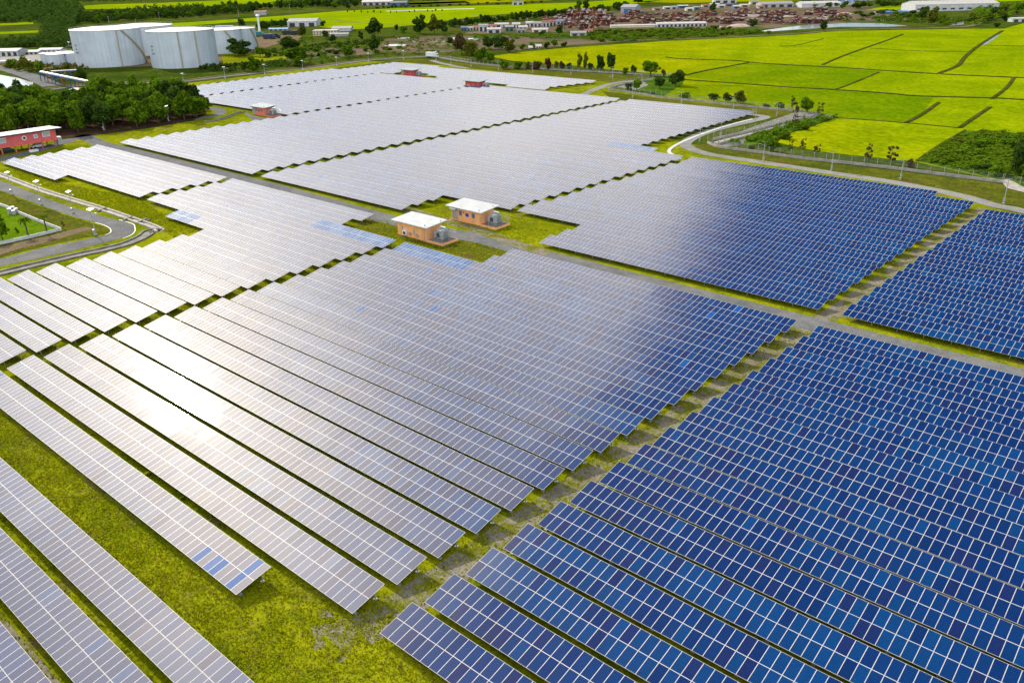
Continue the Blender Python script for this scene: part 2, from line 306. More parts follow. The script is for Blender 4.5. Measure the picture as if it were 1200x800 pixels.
# ------------------------------------------------------------------ ground and terrain sheets
def sheet(name, pts, z, mat, kind='structure'):
    """flat polygon sheet from world points"""
    bm = bmesh.new(); vs = [bm.verts.new((p[0], p[1], z)) for p in pts]; f = bm.faces.new(vs)
    if f.normal.z < 0: f.normal_flip()
    bmesh.ops.triangulate(bm, faces=bm.faces[:]); bm.normal_update()
    for f in bm.faces:
        if f.normal.z < 0: f.normal_flip()
    me = bpy.data.meshes.new(name); bm.to_mesh(me); bm.free(); me.materials.append(mat)
    o = bpy.data.objects.new(name, me); col.objects.link(o); o['kind'] = kind; return o
def P(*l): return [at(*q) for q in l]
def wob(pts, amp, step=6.0, seed=1):
    """subdivide a closed outline and make it irregular"""
    rnd = random.Random(seed); outp = []
    n = len(pts)
    for i in range(n):
        a, b = pts[i], pts[(i+1) % n]; L = math.hypot(b[0]-a[0], b[1]-a[1]); k = max(1, int(L/step))
        for j in range(k):
            t = j/k; outp.append((a[0]+(b[0]-a[0])*t+rnd.uniform(-amp, amp), a[1]+(b[1]-a[1])*t+rnd.uniform(-amp, amp)))
    return outp
def smooth_line(pts, n=6):
    pts = [Vector((p[0], p[1])) for p in pts]; outp = []
    for i in range(len(pts)-1):
        p0 = pts[max(i-1, 0)]; p1 = pts[i]; p2 = pts[i+1]; p3 = pts[min(i+2, len(pts)-1)]
        for j in range(n):
            t = j/n; outp.append(0.5*((2*p1)+(p2-p0)*t+(2*p0-5*p1+4*p2-p3)*t*t+(3*p1-p0-3*p2+p3)*t**3))
    outp.append(pts[-1]); return outp
def offset_line(ln, d):
    outp = []
    for i, p in enumerate(ln):
        a = ln[max(i-1, 0)]; b = ln[min(i+1, len(ln)-1)]; t = (b-a); t.normalize() if t.length > 1e-6 else None
        outp.append(Vector((p.x-t.y*d, p.y+t.x*d)))
    return outp
def ribbon(name, ln, w, z, mat, kind='structure', off=0.0):
    a = offset_line(ln, off+w/2); b = offset_line(ln, off-w/2); mb = MB()
    for i in range(len(ln)-1): mb.quad([(b[i].x, b[i].y, z), (b[i+1].x, b[i+1].y, z), (a[i+1].x, a[i+1].y, z), (a[i].x, a[i].y, z)])
    o = mb.build(name, mat); o['kind'] = kind; return o
def kerb_mesh(mb, ln, off, w, h, z0=0.0):
    a = offset_line(ln, off+w/2); b = offset_line(ln, off-w/2)
    for i in range(len(ln)-1):
        A, B, C_, D_ = a[i], a[i+1], b[i+1], b[i]
        mb.quad([(D_.x, D_.y, z0+h), (C_.x, C_.y, z0+h), (B.x, B.y, z0+h), (A.x, A.y, z0+h)])
        mb.quad([(A.x, A.y, z0), (A.x, A.y, z0+h), (B.x, B.y, z0+h), (B.x, B.y, z0)])
        mb.quad([(D_.x, D_.y, z0), (C_.x, C_.y, z0), (C_.x, C_.y, z0+h), (D_.x, D_.y, z0+h)])
    for A, D_ in ((a[0], b[0]), (a[-1], b[-1])): mb.quad([(A.x, A.y, z0), (D_.x, D_.y, z0), (D_.x, D_.y, z0+h), (A.x, A.y, z0+h)])

sheet('ground', [(-9000, -1500), (3000, -1500), (3000, 9000), (-9000, 9000)], 0.0, M['scrub'])
sheet('plant_grass', [(-425, -60), (80, -60), (80, 222), (-38.7, 222), (-66, 232), (-105, 231), (-150, 244), (-150, 320), (-225, 352), (-330, 366), (-372, 372), (-425, 352)], 0.02, M['grass'])

# ------------------------------------------------------------------ solar rows
PITCH_R, TILT, H0, DEPTH = 5.2534, R(11.18), 0.80, 3.96
Y_FRONT, PITCH_F, Y_BACK = 33.50, 5.128, 127.56
CT, ST = math.cos(TILT), math.sin(TILT)
MW, ML, FRW = 0.988, 1.965, 0.023
NAVY, TEAL, PURP, MID = (0.000, 0.018, 0.104), (0.000, 0.036, 0.146), (0.005, 0.015, 0.090), (0.000, 0.025, 0.122)
rng = random.Random(7)
def tints(n, blue=(), few=()):
    """per-module colour and dust for a bank of n columns x 2; blue = column ranges of a cleaner bluer make; few = single odd modules"""
    res = {}
    batch = MID; left = 0
    for i in range(n):
        if left <= 0: batch = rng.choice([NAVY, MID, MID, MID, NAVY, MID, TEAL]); left = rng.randint(3, 26)
        left -= 1
        for s in (0, 1):
            q = rng.random(); c = batch
            if q < 0.08: c = PURP
            elif q < 0.13: c = TEAL
            elif q < 0.30: c = NAVY
            v = rng.uniform(0.92, 1.08); d = 1.0 + rng.uniform(-0.12, 0.10)
            c = tuple(x*v for x in c)
            if any(a <= i < b for a, b in blue): c = (0.006, 0.075, 0.24); d = rng.choice([0.25, 0.4, 0.6])
            if (i, s) in few: c = (0.006, 0.075, 0.27); d = rng.uniform(0.3, 0.5)
            res[(i, s)] = (c[0], c[1], c[2], max(0.0, min(1.0, d)))
    return res
def jitters(n, q=1.0):
    res = {}; a = b = 0; left = 0
    for i in range(n):
        if left <= 0: a = R(rng.gauss(0, 0.30*q)); b = R(rng.gauss(0, 0.25*q)); left = rng.randint(6, 12)
        left -= 1
        for s in (0, 1): res[(i, s)] = (a + R(rng.gauss(0, 0.12*q)), b + R(rng.gauss(0, 0.12*q)))
    return res
def mod_mesh():
    mb = MB(); a, b = MW/2, ML/2; c, d = a-FRW, b-FRW
    o = [(-a, -b, 0), (a, -b, 0), (a, b, 0), (-a, b, 0)]; i_ = [(-c, -d, 0), (c, -d, 0), (c, d, 0), (-c, d, 0)]; u_ = [(x, y, -0.04) for x, y, z in o]
    mb.quad(i_, 0)
    for k in range(4): k2 = (k+1) % 4; mb.quad([o[k], o[k2], i_[k2], i_[k]], 1); mb.quad([u_[k], u_[k2], o[k2], o[k]], 1)
    mb.quad(u_[::-1], 2)
    me = mb.mesh('solar_panel', [M['glass_o'], M['frame'], M['back']])
    uv = me.uv_layers.new(name='UVMap')
    for li, c_ in zip(me.polygons[0].loop_indices, ((0, 0), (1, 0), (1, 1), (0, 1))): uv.data[li].uv = c_
    return me
MOD = mod_mesh()
def mod_pos(i, s, n):
    v = (0.5 + s)*(DEPTH/2); return (-n/2 + i + 0.5, v*CT, H0 + v*ST + 0.06)
def bank_mesh(name, keys, n, tn, jt, posts=False):
    """many modules as one mesh (local row coordinates)"""
    K = len(keys); a, b = MW/2, ML/2; c, d = a-FRW, b-FRW
    loc = np.array([(-a, -b), (a, -b), (a, b), (-a, b), (-c, -d), (c, -d), (c, d), (-c, d)])
    cen = np.array([mod_pos(i, s, n) for i, s in keys]); J = np.array([jt[k] for k in keys])
    V = np.zeros((K, 8, 3)); dz = loc[None, :, 1]*J[:, None, 0] - loc[None, :, 0]*J[:, None, 1]
    V[:, :, 0] = cen[:, None, 0] + loc[None, :, 0]
    V[:, :, 1] = cen[:, None, 1] + loc[None, :, 1]*CT - dz*ST
    V[:, :, 2] = cen[:, None, 2] + loc[None, :, 1]*ST + dz*CT
    base = (np.arange(K)*8)[:, None, None]
    Fq = np.array([[4, 5, 6, 7], [0, 1, 5, 4], [1, 2, 6, 5], [2, 3, 7, 6], [3, 0, 4, 7]])[None] + base
    verts = V.reshape(-1, 3); faces = Fq.reshape(-1, 4); mi = np.tile([0, 1, 1, 1, 1], K)
    col_ = np.repeat(np.array([tn[k] for k in keys]), 8, axis=0)
    mb = MB()
    if posts:                                              # far rows carry their own back sheet and posts
        L = n/2
        y0, z0, y1, z1 = 0.0, H0, DEPTH*CT, H0+DEPTH*ST
        dd = 0.0
        mb.quad([(-L, y0, z0), (-L, y1, z1), (L, y1, z1), (L, y0, z0)], 2)
        mb.quad([(-L, y0, z0), (L, y0, z0), (L, y0, z0+0.058), (-L, y0, z0+0.058)], 1)
        mb.quad([(L, y1, z1), (-L, y1, z1), (-L, y1, z1+0.058), (L, y1, z1+0.058)], 1)
        for sx in (-1, 1): mb.quad([(sx*L, y0, z0), (sx*L, y1, z1), (sx*L, y1, z1+0.058), (sx*L, y0, z0+0.058)][::sx], 1)
        k = max(2, int(n/4)+1)
        for i in range(k):
            x = -L+0.6+(n-1.2)*i/(k-1)
            for yy in (0.75, 3.1): zt = H0+yy*ST/CT; mb.box((x, yy, zt/2), (0.09, 0.09, zt), 3)
        o0 = len(verts); verts = np.vstack([verts, np.array(mb.v)]); faces = np.vstack([faces, np.array(mb.f)+o0]); mi = np.r_[mi, mb.m]
        col_ = np.vstack([col_, np.zeros((len(mb.v), 4))])
    me = bpy.data.meshes.new(name); me.vertices.add(len(verts)); me.vertices.foreach_set('co', verts.ravel())
    me.loops.add(faces.size); me.loops.foreach_set('vertex_index', faces.ravel().astype(np.int32))
    me.polygons.add(len(faces)); me.polygons.foreach_set('loop_start', np.arange(0, faces.size, 4, dtype=np.int32))
    me.polygons.foreach_set('material_index', mi.astype(np.int32))
    for m in ('glass_m', 'frame', 'back', 'galv'): me.materials.append(M[m])
    ca = me.attributes.new('tint', 'FLOAT_COLOR', 'POINT'); ca.data.foreach_set('color', col_.ravel().astype(np.float32))
    uv = me.uv_layers.new(name='UVMap'); uvd = np.zeros((faces.size, 2), np.float32)
    for k, c_ in enumerate(((0, 0), (1, 0), (1, 1), (0, 1))): uvd[k:K*20:20] = c_
    uv.data.foreach_set('uv', uvd.ravel())
    me.update(calc_edges=True); me.validate(); return me
POST = {}
for nm, yy in (('front', 0.75), ('rear', 3.1)):
    zt = H0+yy*ST/CT; mb = MB(); mb.box((0, 0, zt/2), (0.09, 0.09, zt)); mb.box((0, 0, 0.06), (0.35, 0.35, 0.12)); POST[nm] = (mb.mesh('support_post', [M['galv']]), yy)
def mk(name, me, parent=None, loc=(0, 0, 0)):
    o = bpy.data.objects.new(name, me); col.objects.link(o); o.location = loc
    if parent: o.parent = parent
    return o
def solar_row(x0, x1, y, label, group, detail, blue=(), few=()):
    n = max(4, int(round(x1-x0))); xm = x1-n/2
    tn = tints(n, blue, few); jt = jitters(n, (0.35, 0.7, 1.0)[detail]); keys = [(i, s) for i in range(n) for s in (0, 1)]
    if detail == 0:
        o = mk('solar_panel_row', bank_mesh('solar_panel_row', keys, n, tn, jt, True), None, (xm, y, 0))
        return tag(o, label, 'solar panels', group)
    root = empty('solar_panel_row', (xm, y, 0)); tag(root, label, 'solar panels', group)
    mb = MB(); L = n/2
    for v in (0.45, 1.5, 2.45, 3.5): mb.box((0, v*CT, H0+v*ST-0.03), (n-0.1, 0.06, 0.09), 0)
    mb.build('purlin_frame', M['galv'], root)
    k = max(2, int(n/4)+1)
    if detail == 2:
        vis = []
        for kk in keys:
            p = mod_pos(kk[0], kk[1], n); px, py, z = proj((xm+p[0], y+p[1], p[2]))
            if -12 < px < 1212 and -12 < py < 812 and z > 0: vis.append((z, kk))
        vis.sort(); near = [kk for z, kk in vis[:100]]; ns = set(near)
        for kk in near:
            o = bpy.data.objects.new('solar_panel', MOD); col.objects.link(o); o.parent = root; o.location = mod_pos(kk[0], kk[1], n)
            o.rotation_euler = (TILT+jt[kk][0], jt[kk][1], 0); o.color = tn[kk]
        keys = [kk for kk in keys if kk not in ns]
        for i in range(k):
            x = -L+0.6+(n-1.2)*i/(k-1)
            for nm in POST: mk('support_post', POST[nm][0], root, (x, POST[nm][1], 0))
    else:
        mb = MB()
        for i in range(k):
            x = -L+0.6+(n-1.2)*i/(k-1)
            for yy in (0.75, 3.1): zt = H0+yy*ST/CT; mb.box((x, yy, zt/2), (0.09, 0.09, zt), 0)
        mb.build('support_posts', M['galv'], root)['kind'] = 'stuff'
    if keys:
        # back sheet under the merged modules so that the underside is solid
        o = mk('solar_panels', bank_mesh('solar_panels', keys, n, tn, jt), root); o['kind'] = 'stuff'
    return root
def pick(n, k): return {(rng.randrange(n), rng.randrange(2)) for _ in range(k)}
SL = 0.0382
gA = 'long panel rows beside the wide grass strip'
solar_row(-131, -59.4, 28.2, 'grey panel row with blue modules at its right end, alone above the wide grass strip', 'panel rows crossing the sun glare', 2, few={(70, 0), (67, 0), (66, 0), (64, 0), (70, 1)}, blue=((0, 7),))
gL = 'panel rows below the wide grass strip'
solar_row(-131, -45.0, 21.12-1.95, 'grey panel row directly below the wide grass strip, running out at the bottom edge', gL, 2)
solar_row(-131, -40.0, 15.87-1.95, 'grey panel row second below the wide grass strip, dirt on both sides', gL, 2)
solar_row(-131, -35.0, 10.62-1.95, 'grey panel row in the bottom left corner, third below the grass strip', gL, 2)
for k in range(17):                                        # block C
    y = Y_FRONT+PITCH_F*k; xr = -49.2+0.0427*(y-33.5); xl = -128.3+0.0458*(y-33.8)
    if k >= 15: xl = -105.1
    w = 'pale glaring' if k < 6 else ('grey blue' if k < 12 else 'blue grey')
    solar_row(xl, xr, y, f'{w} panel row left of the dirt track, {ordw(k+1)} from the wide grass strip', 'panel rows crossing the sun glare', 2,
              blue=((0, 20),) if k == 14 else (), few=pick(75, 1) if k > 8 else set())
for k in range(17):                                        # block Q
    y = Y_FRONT+PITCH_F*k; xl = -45.5+0.039*(y-33.3); xr = xl+(86 if k > 4 else 78)
    solar_row(xl, xr, y, f'deep blue panel row right of the dirt track, {ordw(k+1)} from the bottom of the photo', 'deep blue rows right of the dirt track', 2)
for k in range(17):                                        # block W
    y = Y_FRONT+PITCH_F*k; xr = -130.8+0.0433*(y-33.8); xl = -170.2+0.066*(y-43.9)
    if k == 11: xl = -187.4
    if k >= 12: xl = -206.1
    if k == 15: xr = -147.9
    if k == 16: xr = -146.8
    n = int(xr-xl)
    solar_row(xl, xr, y, f'pale panel row between curved road and narrow grass gap, {ordw(k+1)} from the left edge', 'pale rows beside the curved road', 1,
              blue=((n-25, n+1),) if k == 14 else (((0, 10),) if k == 11 else ()))
for k in range(11, 17):                                    # block V
    y = Y_FRONT+PITCH_F*k; xr = -209.9+0.071*(y-95.1) if k > 11 else -248.5
    solar_row(-287.2+0.02*(y-90), xr, y, f'whitish panel row in front of the long pink building, {ordw(k-10)} from the grass verge', 'whitish rows near the long pink building', 0)
def US(y): return -213.3+0.04*(y-100)
J_END = 32
for j in range(J_END+1):                                   # block U
    y = Y_BACK+PITCH_R*j; xl = -287.5+0.052*(y-128.7); xr = -209.0+0.046*(y-128.2)
    if j >= 14: xl = -285.0+0.040*(y-200)
    solar_row(xl, xr, y, f'white panel row left of the zigzag gap, {ordw(j+1)} back from the gravel road', 'white rows left of the zigzag gap', 0, few=pick(70, 1) if j % 4 == 1 else set())
for j in range(J_END+1):                                   # block S
    y = Y_BACK+PITCH_R*j; xl = -204.8+0.046*(y-128.3); xr = -126.0+0.057*(y-143.6)
    if j < 3: xr = -146.6
    if j == 17: xr = -133.9
    if j > 17: xr = -141.8+0.0158*(y-223)
    n = int(xr-xl)
    solar_row(xl, xr, y, f'pale panel row behind the orange cabins, {ordw(j+1)} back from the gravel road', 'pale rows behind the orange cabins', 0,
              blue=((n-16, n+1),) if j == 17 else (), few=pick(70, 1) if j in (1, 3, 6, 10) else set())
for j in range(17):                                        # block E
    y = Y_BACK+PITCH_R*j; xl = -123.8+0.070*(y-144.3); xr = -45.4+0.030*(y-130)
    if j < 3: xl = -104.0
    if j == 16: xr = -52.5
    solar_row(xl, xr, y, f'blue panel row between gravel road and concrete road, {ordw(j+1)} back from the gravel road', 'blue rows between the two roads', 1)
for j in range(15):                                        # block F
    y = Y_BACK+PITCH_R*j
    solar_row(-41.7+0.029*(y-127), -41.7+0.029*(y-127)+72, y, f'blue panel row at the right edge, {ordw(j+1)} back from the gravel road', 'blue rows at the right edge', 1)
for j in range(13, J_END+2):                               # block T2
    y = Y_BACK+PITCH_R*j; xr = -287.6+0.040*(y-200)
    solar_row(-364+0.02*(y-200), xr, y, f'white panel row behind the small pink cabin, {ordw(j-12)} back from that cabin', 'white rows behind the small pink cabin', 0)
for j in range(15, J_END+2):                               # block T1
    y = Y_BACK+PITCH_R*j
    solar_row(-402.6+0.01*(y-216), -366.8+0.02*(y-200), y, f'short white panel row facing the big tanks, {ordw(j-14)} back from the tree grove', 'short white rows facing the tanks', 0)
for j in range(34, 42):                                    # block P
    y = Y_BACK+PITCH_R*j; xr = -252+0.25*(y-304)
    segs = [(-396, xr)]
    if j == 34: segs = [(-396, -363), (-318, -291), (-271, -247)]
    if j == 35: segs = [(-396, -356), (-324, xr)]
    if j == 36: segs = [(-396, -357.5), (-336, xr)]
    if j == 41: segs = [(-396, -356)]
    for q, (a, b) in enumerate(segs):
        wh = ('' if len(segs) == 1 else [', left piece', ', right piece', ', rightmost piece'][q])
        solar_row(a, b, y, f'farthest white panel row around the red cabins, {ordw(j-33)} back from the service lane{wh}', 'farthest white rows by the red cabins', 0)

# ------------------------------------------------------------------ roads and tracks of the plant
ribbon('gravel_road', smooth_line([(-300, 124.5), (-200, 124.2), (-150, 122.4), (-128, 122.8), (-117, 124.2), (-100, 123.7), (-47, 123.1), (60, 123)]), 5.6, 0.03, M['gravel'])
sheet('cabin_grass', wob([(-147, 112.5), (-128, 113), (-105, 113.5), (-105.5, 122), (-148, 122)], 0.5, 5, 3), 0.026, M['verge'])
ribbon('gravel_apron', smooth_line([(-150, 130.5), (-135, 129.6), (-122, 128.2), (-112, 126.5), (-100, 125)]), 3.4, 0.034, M['track'])
ribbon('dirt_track', smooth_line([(-47.7, 33.0), (-47.2, 38), (-46.4, 60), (-45.3, 90), (-44.2, 118), (-43.9, 123)]), 3.9, 0.028, M['track'])
ribbon('dirt_track', smooth_line([(-43.8, 125), (-43.3, 140), (-42.4, 175), (-40.8, 212)]), 3.3, 0.028, M['track'])
for k, (x, y, r_) in enumerate([(-49.0, 32.0, 1.3), (-50.4, 31.0, 0.7), (-47.8, 31.2, 0.8), (-51.8, 32.6, 0.6), (-49.3, 29.7, 0.45), (-46.6, 30.0, 0.4)]):
    sheet('bare_soil', wob([(x+r_*1.3*math.cos(t), y+r_*math.sin(t)) for t in [q*0.7 for q in range(9)]], 0.28, 0.5, 20+k), 0.0285+0.0004*k, M['track'])
ribbon('service_lane', smooth_line([(-405, 301.2), (-330, 300.6), (-240, 300.6), (-212, 302)]), 2.6, 0.03, M['gravel'])
ribbon('dirt_path', smooth_line([(-118, 12.3), (-60, 12.6), (-30, 13)]), 1.7, 0.026, M['track'])
ribbon('dirt_path', smooth_line([(-118, 17.4), (-60, 17.8), (-30, 18)]), 1.2, 0.026, M['track'])
gr = smooth_line(P((88, 160), (97, 158), (140, 152), (180, 147), (205, 143), (232, 139), (250, 136.3), (258, 133), (257, 129), (244, 126.5)))
ribbon('grove_road', gr, 4.5, 0.03, M['asphalt'])
ribbon('gravel_road', smooth_line([tuple(at(97, 158)[:2]), (-293, 124), (-280, 124.6), (-250, 124.6)]), 5, 0.032, M['gravel'])
ribbon('gravel_road', smooth_line(P((104, 158), (80, 165), (45, 176), (0, 187), (-60, 203))), 5.0, 0.036, M['gravel'])
sheet('gravel_patch', wob([tuple(at(*q)[:2]) for q in ((286, 131.5), (298, 136.5), (312, 139), (300, 141.5), (292, 138))], 0.4, 3, 5), 0.034, M['gravel'])
ditch_line = smooth_line(P((285, 131), (276, 134), (268, 137), (258, 140.5), (240, 144)))
mb = MB(); kerb_mesh(mb, ditch_line, 0.9, 0.3, 0.35); kerb_mesh(mb, ditch_line, -0.9, 0.3, 0.35)
mb.build('concrete_drain', M['concrete_dark'])['kind'] = 'structure'

# curved asphalt road at the left
outer = smooth_line([tuple(at(*q)[:2]) for q in ((-70, 191), (0, 211.9), (56.2, 233.4), (105, 249.4), (150, 261.5), (156, 267), (155.6, 272), (149, 277), (131, 282.2), (75, 296.2), (0, 312.1), (-70, 326))])
inner = smooth_line([tuple(at(*q)[:2]) for q in ((-70, 203), (0, 223.1), (48.7, 241), (93.7, 256), (120, 262.5), (129, 266.5), (131.5, 269.5), (129.5, 273.7), (112.5, 278.4), (56, 289.6), (0, 303.7), (-70, 317))])
mb = MB()
for i in range(min(len(outer), len(inner))-1): mb.quad([(outer[i].x, outer[i].y, 0.05), (outer[i+1].x, outer[i+1].y, 0.05), (inner[i+1].x, inner[i+1].y, 0.05), (inner[i].x, inner[i].y, 0.05)])
o = mb.build('curved_road', M['asphalt']); o['kind'] = 'structure'
ribbon('road_line', outer[22:46], 0.22, 0.056, M['white_line'], off=0.35 if True else 0)
ribbon('road_line', inner[22:46], 0.20, 0.056, M['white_line'], off=-0.3)
sheet('road_verge', wob([tuple(at(*q)[:2]) for q in ((-70, 204), (0, 224), (48, 242), (93, 257), (119, 264), (128, 268), (128, 273), (111, 277), (56, 288), (0, 302), (-70, 315))], 0.3, 4, 9), 0.024, M['verge'])
sheet('garden_lawn', [tuple(at(*q)[:2]) for q in ((-70, 225), (0, 242), (18, 249), (71, 270), (36, 279), (0, 286.5), (-70, 303))], 0.030, M['lawn'])
sheet('bare_dirt', wob([tuple(at(*q)[:2]) for q in ((-30, 296), (0, 289), (38, 281), (74, 273), (103, 265), (106, 268), (75, 279), (35, 289), (0, 299), (-30, 305))], 0.6, 3, 11), 0.036, M['dirt'])
# concrete drains beside it
def drain(name, ln, w, wall, floor_mat, wall_mat, zf=0.03):
    ribbon(name, ln, w, zf, floor_mat)
    m = MB(); kerb_mesh(m, ln, w/2+wall/2, wall, 0.30); kerb_mesh(m, ln, -w/2-wall/2, wall, 0.30); m.build(name, wall_mat)['kind'] = 'structure'
d1 = smooth_line(P((-40, 193), (0, 205.5), (43, 221.6), (82.5, 234), (120, 245.3), (150, 255.5), (178, 265.5), (188, 271)))
drain('concrete_drain', d1, 1.0, 0.55, M['concrete'], M['concrete'])
d2 = smooth_line(P((186, 271.5), (176, 271.5), (168, 277.5), (150, 285.5), (131, 290.8), (100, 297.5), (75, 303), (28, 314), (0, 320.8), (-50, 331)))
drain('stone_drain', d2, 2.2, 0.45, M['concrete_dark'], M['concrete_dark'])
for q in ((120, 246.5), (150, 257), (167, 259.5)):         # little culvert crossings
    p = at(*q); m = MB(); m.box((0, 0, 0.25), (0.5, 3.2, 0.3)); m.box((1.0, 0.2, 0.15), (0.35, 2.6, 0.25)); o = m.build('culvert_slab', M['concrete_dark'], None, (p.x, p.y, 0), 0.5); o['kind'] = 'structure'

# concrete road at the right with its bend, kerb and verges
sheet('dry_verge', [tuple(at(*q)[:2]) for q in ((1300, 243), (1200, 226), (1174, 216), (1048, 200), (940, 187.5), (845, 175), (829, 168), (812, 172), (825, 180), (860, 185), (950, 198), (1050, 214), (1100, 223), (1160, 243), (1200, 252), (1300, 276))], 0.024, M['verge'])
sheet('dry_verge', [tuple(at(*q)[:2]) for q in ((705, 107), (780, 116), (864, 125), (932, 130), (915, 137), (888, 141), (870, 134), (800, 124), (718, 117.5))], 0.024, M['verge'])
sheet('dry_verge', [tuple(at(*q)[:2]) for q in ((440, 70), (500, 69), (540, 74), (590, 80), (720, 87), (790, 90), (780, 93), (718, 97), (640, 89), (600, 85.5), (510, 76), (460, 72))], 0.024, M['verge'])
cr_ = smooth_line(P((1320, 277), (1200, 247.5), (1165, 240.5), (1130, 230.5), (1085, 220.8), (1040, 212.5), (990, 205), (940, 197.5), (890, 190), (850, 184), (825, 179.5), (808, 173.5), (803, 168), (815, 160), (835, 153), (860, 146.5), (885, 141), (896, 138), (893, 136), (880, 134.5), (860, 132.5)))
ribbon('concrete_road', cr_, 4.0, 0.045, M['concrete_road'])
kl = smooth_line(P((797, 187), (789, 182.5), (784, 177), (793, 170), (812, 161.5), (840, 151.5), (862, 145), (882, 140)))
mb = MB(); kerb_mesh(mb, kl, 0, 1.1, 0.18); mb.build('white_kerb', plain('kerb_white', (0.50, 0.50, 0.48), 0.8, 0.15))['kind'] = 'structure'
r2 = smooth_line(P((683, 112), (690, 108), (700, 104), (716, 98.5), (735, 95.5), (760, 94.5)))
ribbon('concrete_road', r2, 4.0, 0.045, M['concrete_road'])
r3 = smooth_line(P((548, 80.5), (530, 77), (516, 74), (506, 71)))
ribbon('concrete_road', r3, 4.0, 0.045, M['concrete_road'])
per = smooth_line(P((60, 105), (110, 99), (165, 97.5), (215, 95.5), (262, 90), (310, 85), (360, 80.5), (400, 75), (440, 70), (480, 67.5), (510, 67), (540, 72)))
ribbon('perimeter_road', per, 4.5, 0.04, M['asphalt'])
ribbon('dirt_path', offset_line(per, 6.5), 3.0, 0.04, M['dirt'])
sheet('road_verge', [tuple(at(*q)[:2]) for q in ((215, 102), (265, 96), (312, 90), (360, 84), (400, 79), (440, 74), (480, 70), (505, 69), (480, 72), (440, 76), (400, 81.5), (350, 87), (300, 93), (240, 101), (218, 104))], 0.03, M['verge'])

# ------------------------------------------------------------------ fields, ponds and open land beyond the fence
def psheet(name, pts, z, mat): return sheet(name, [tuple(at(*q)[:2]) for q in pts], z, mat)
psheet('rice_field', [(575, 66.5), (600, 62.5), (667, 56), (720, 52.5), (782, 48.3), (880, 44), (935, 41), (980, 36.5), (1020, 36), (1140, 34), (1176, 34), (1200, 27.5), (1330, 22), (1330, 260), (1200, 222), (1172, 212), (1074, 190), (960, 178), (905, 166), (915, 160), (962, 145), (985, 137), (960, 134), (930, 129), (862, 122), (778, 113), (762, 106), (790, 98), (802, 90), (760, 86), (718, 82), (660, 76), (600, 71.5)], 0.05, M['rice'])
def ripen(m):
    # the western fields are riper and yellower; the change is gradual across the land
    t = m.node_tree; b = next(n for n in t.nodes if n.type == 'BSDF_PRINCIPLED'); src = b.inputs['Base Color'].links[0].from_socket
    p0, p1 = at(950, 62), at(690, 66); d = (p1-p0); g = N(t, 'ShaderNodeNewGeometry'); v = N(t, 'ShaderNodeVectorMath', operation='DOT_PRODUCT'); v.inputs[1].default_value = d/d.length_squared
    t.links.new(g.outputs['Position'], v.inputs[0]); n = noisenode(t, 0.015, 4); q = N(t, 'ShaderNodeMath', operation='MULTIPLY_ADD'); q.inputs[1].default_value = 1.2; q.inputs[2].default_value = -0.6-p0.dot(d)/d.length_squared
    t.links.new(n.outputs['Fac'], q.inputs[0]); w = N(t, 'ShaderNodeMath', operation='ADD'); t.links.new(q.outputs[0], w.inputs[0]); t.links.new(v.outputs['Value'], w.inputs[1])
    f = ramp(t, w.outputs[0], 0.0, 1.0); cc = mixc(t, f, src, mixc(t, 0.8, src, (1.25, 1.0, 1.0), 'MULTIPLY'))
    n2 = noisenode(t, 0.03, 5); n2.inputs['Distortion'].default_value = 1.5
    cc = mixc(t, 0.5, cc, mixc(t, ramp(t, n2.outputs['Fac'], 0.35, 0.65), (0.72, 0.80, 0.7), (1.12, 1.08, 1.0)), 'MULTIPLY')
    t.links.new(cc, b.inputs['Base Color'])
M['rice_far'] = turf('rice_far', (0.145, 0.22, 0.001), (0.23, 0.295, 0.002), None, big=0.012, small=0.05, fine=0.6, bumpd=0.05)
ripen(M['rice']); ripen(M['rice_deep'])
psheet('rice_field', [(802, 89.5), (830.5, 82.8), (877, 74.5), (941, 77.8), (980, 79.8), (1030, 84), (1010, 93), (990, 101.5), (978, 105.2), (920, 102), (860, 96.5), (815, 92)], 0.07, M['rice_deep'])
psheet('rice_field', [(778, 112.5), (765, 106.5), (800, 99), (862, 100), (930, 103.8), (974, 106), (1040, 110.5), (1094, 114), (1079, 136), (1061, 144), (985, 138), (962, 136), (930, 129), (862, 121.5)], 0.074, M['rice_deep'])
sheet('rice_field', [tuple(at(1300, 24)[:2]), tuple(at(1300, 250)[:2]), (40, 226), (260, 226), (260, 900), (60, 900)], 0.044, M['rice'])
mb = MB()
dykes = [[(780, 67.5), (800, 69.5), (860, 71.5), (890, 74.5), (941, 77.5), (980, 79.5), (1040, 83.5), (1099.5, 87.2), (1186.5, 91.2), (1260, 94)],
         [(802, 89), (830.5, 82.5), (877, 74)], [(795, 93.5), (860, 98), (920, 102.5), (974, 105.5), (1040, 110), (1074, 113), (1162.5, 115.5), (1200, 117.5), (1260, 120)],
         [(963.5, 76.5), (983, 68), (1007, 59), (1040, 47.5), (1058, 40.5)], [(1101, 86), (1122, 77.5), (1129.5, 68.5), (1140, 59), (1150.5, 51.5), (1174.5, 36.5)],
         [(1152, 53.5), (1200, 54.5), (1240, 55)], [(1162, 116.5), (1179, 103.5), (1188, 91.5)], [(978, 105.5), (990, 101.5), (1010, 93.5), (1030, 85)],
         [(1061, 144.5), (1078.7, 135.5), (1100, 120.5)], [(1124, 150.5), (1139, 140), (1160, 126)], [(930, 137), (985, 139), (1061, 144.5), (1124, 150.5)],
         [(914, 54.5), (930, 53.8), (948, 50), (965, 45.5)], [(1020, 57), (1076, 60), (1136, 61.5)], [(1074, 189), (1100, 171), (1131, 153)]]
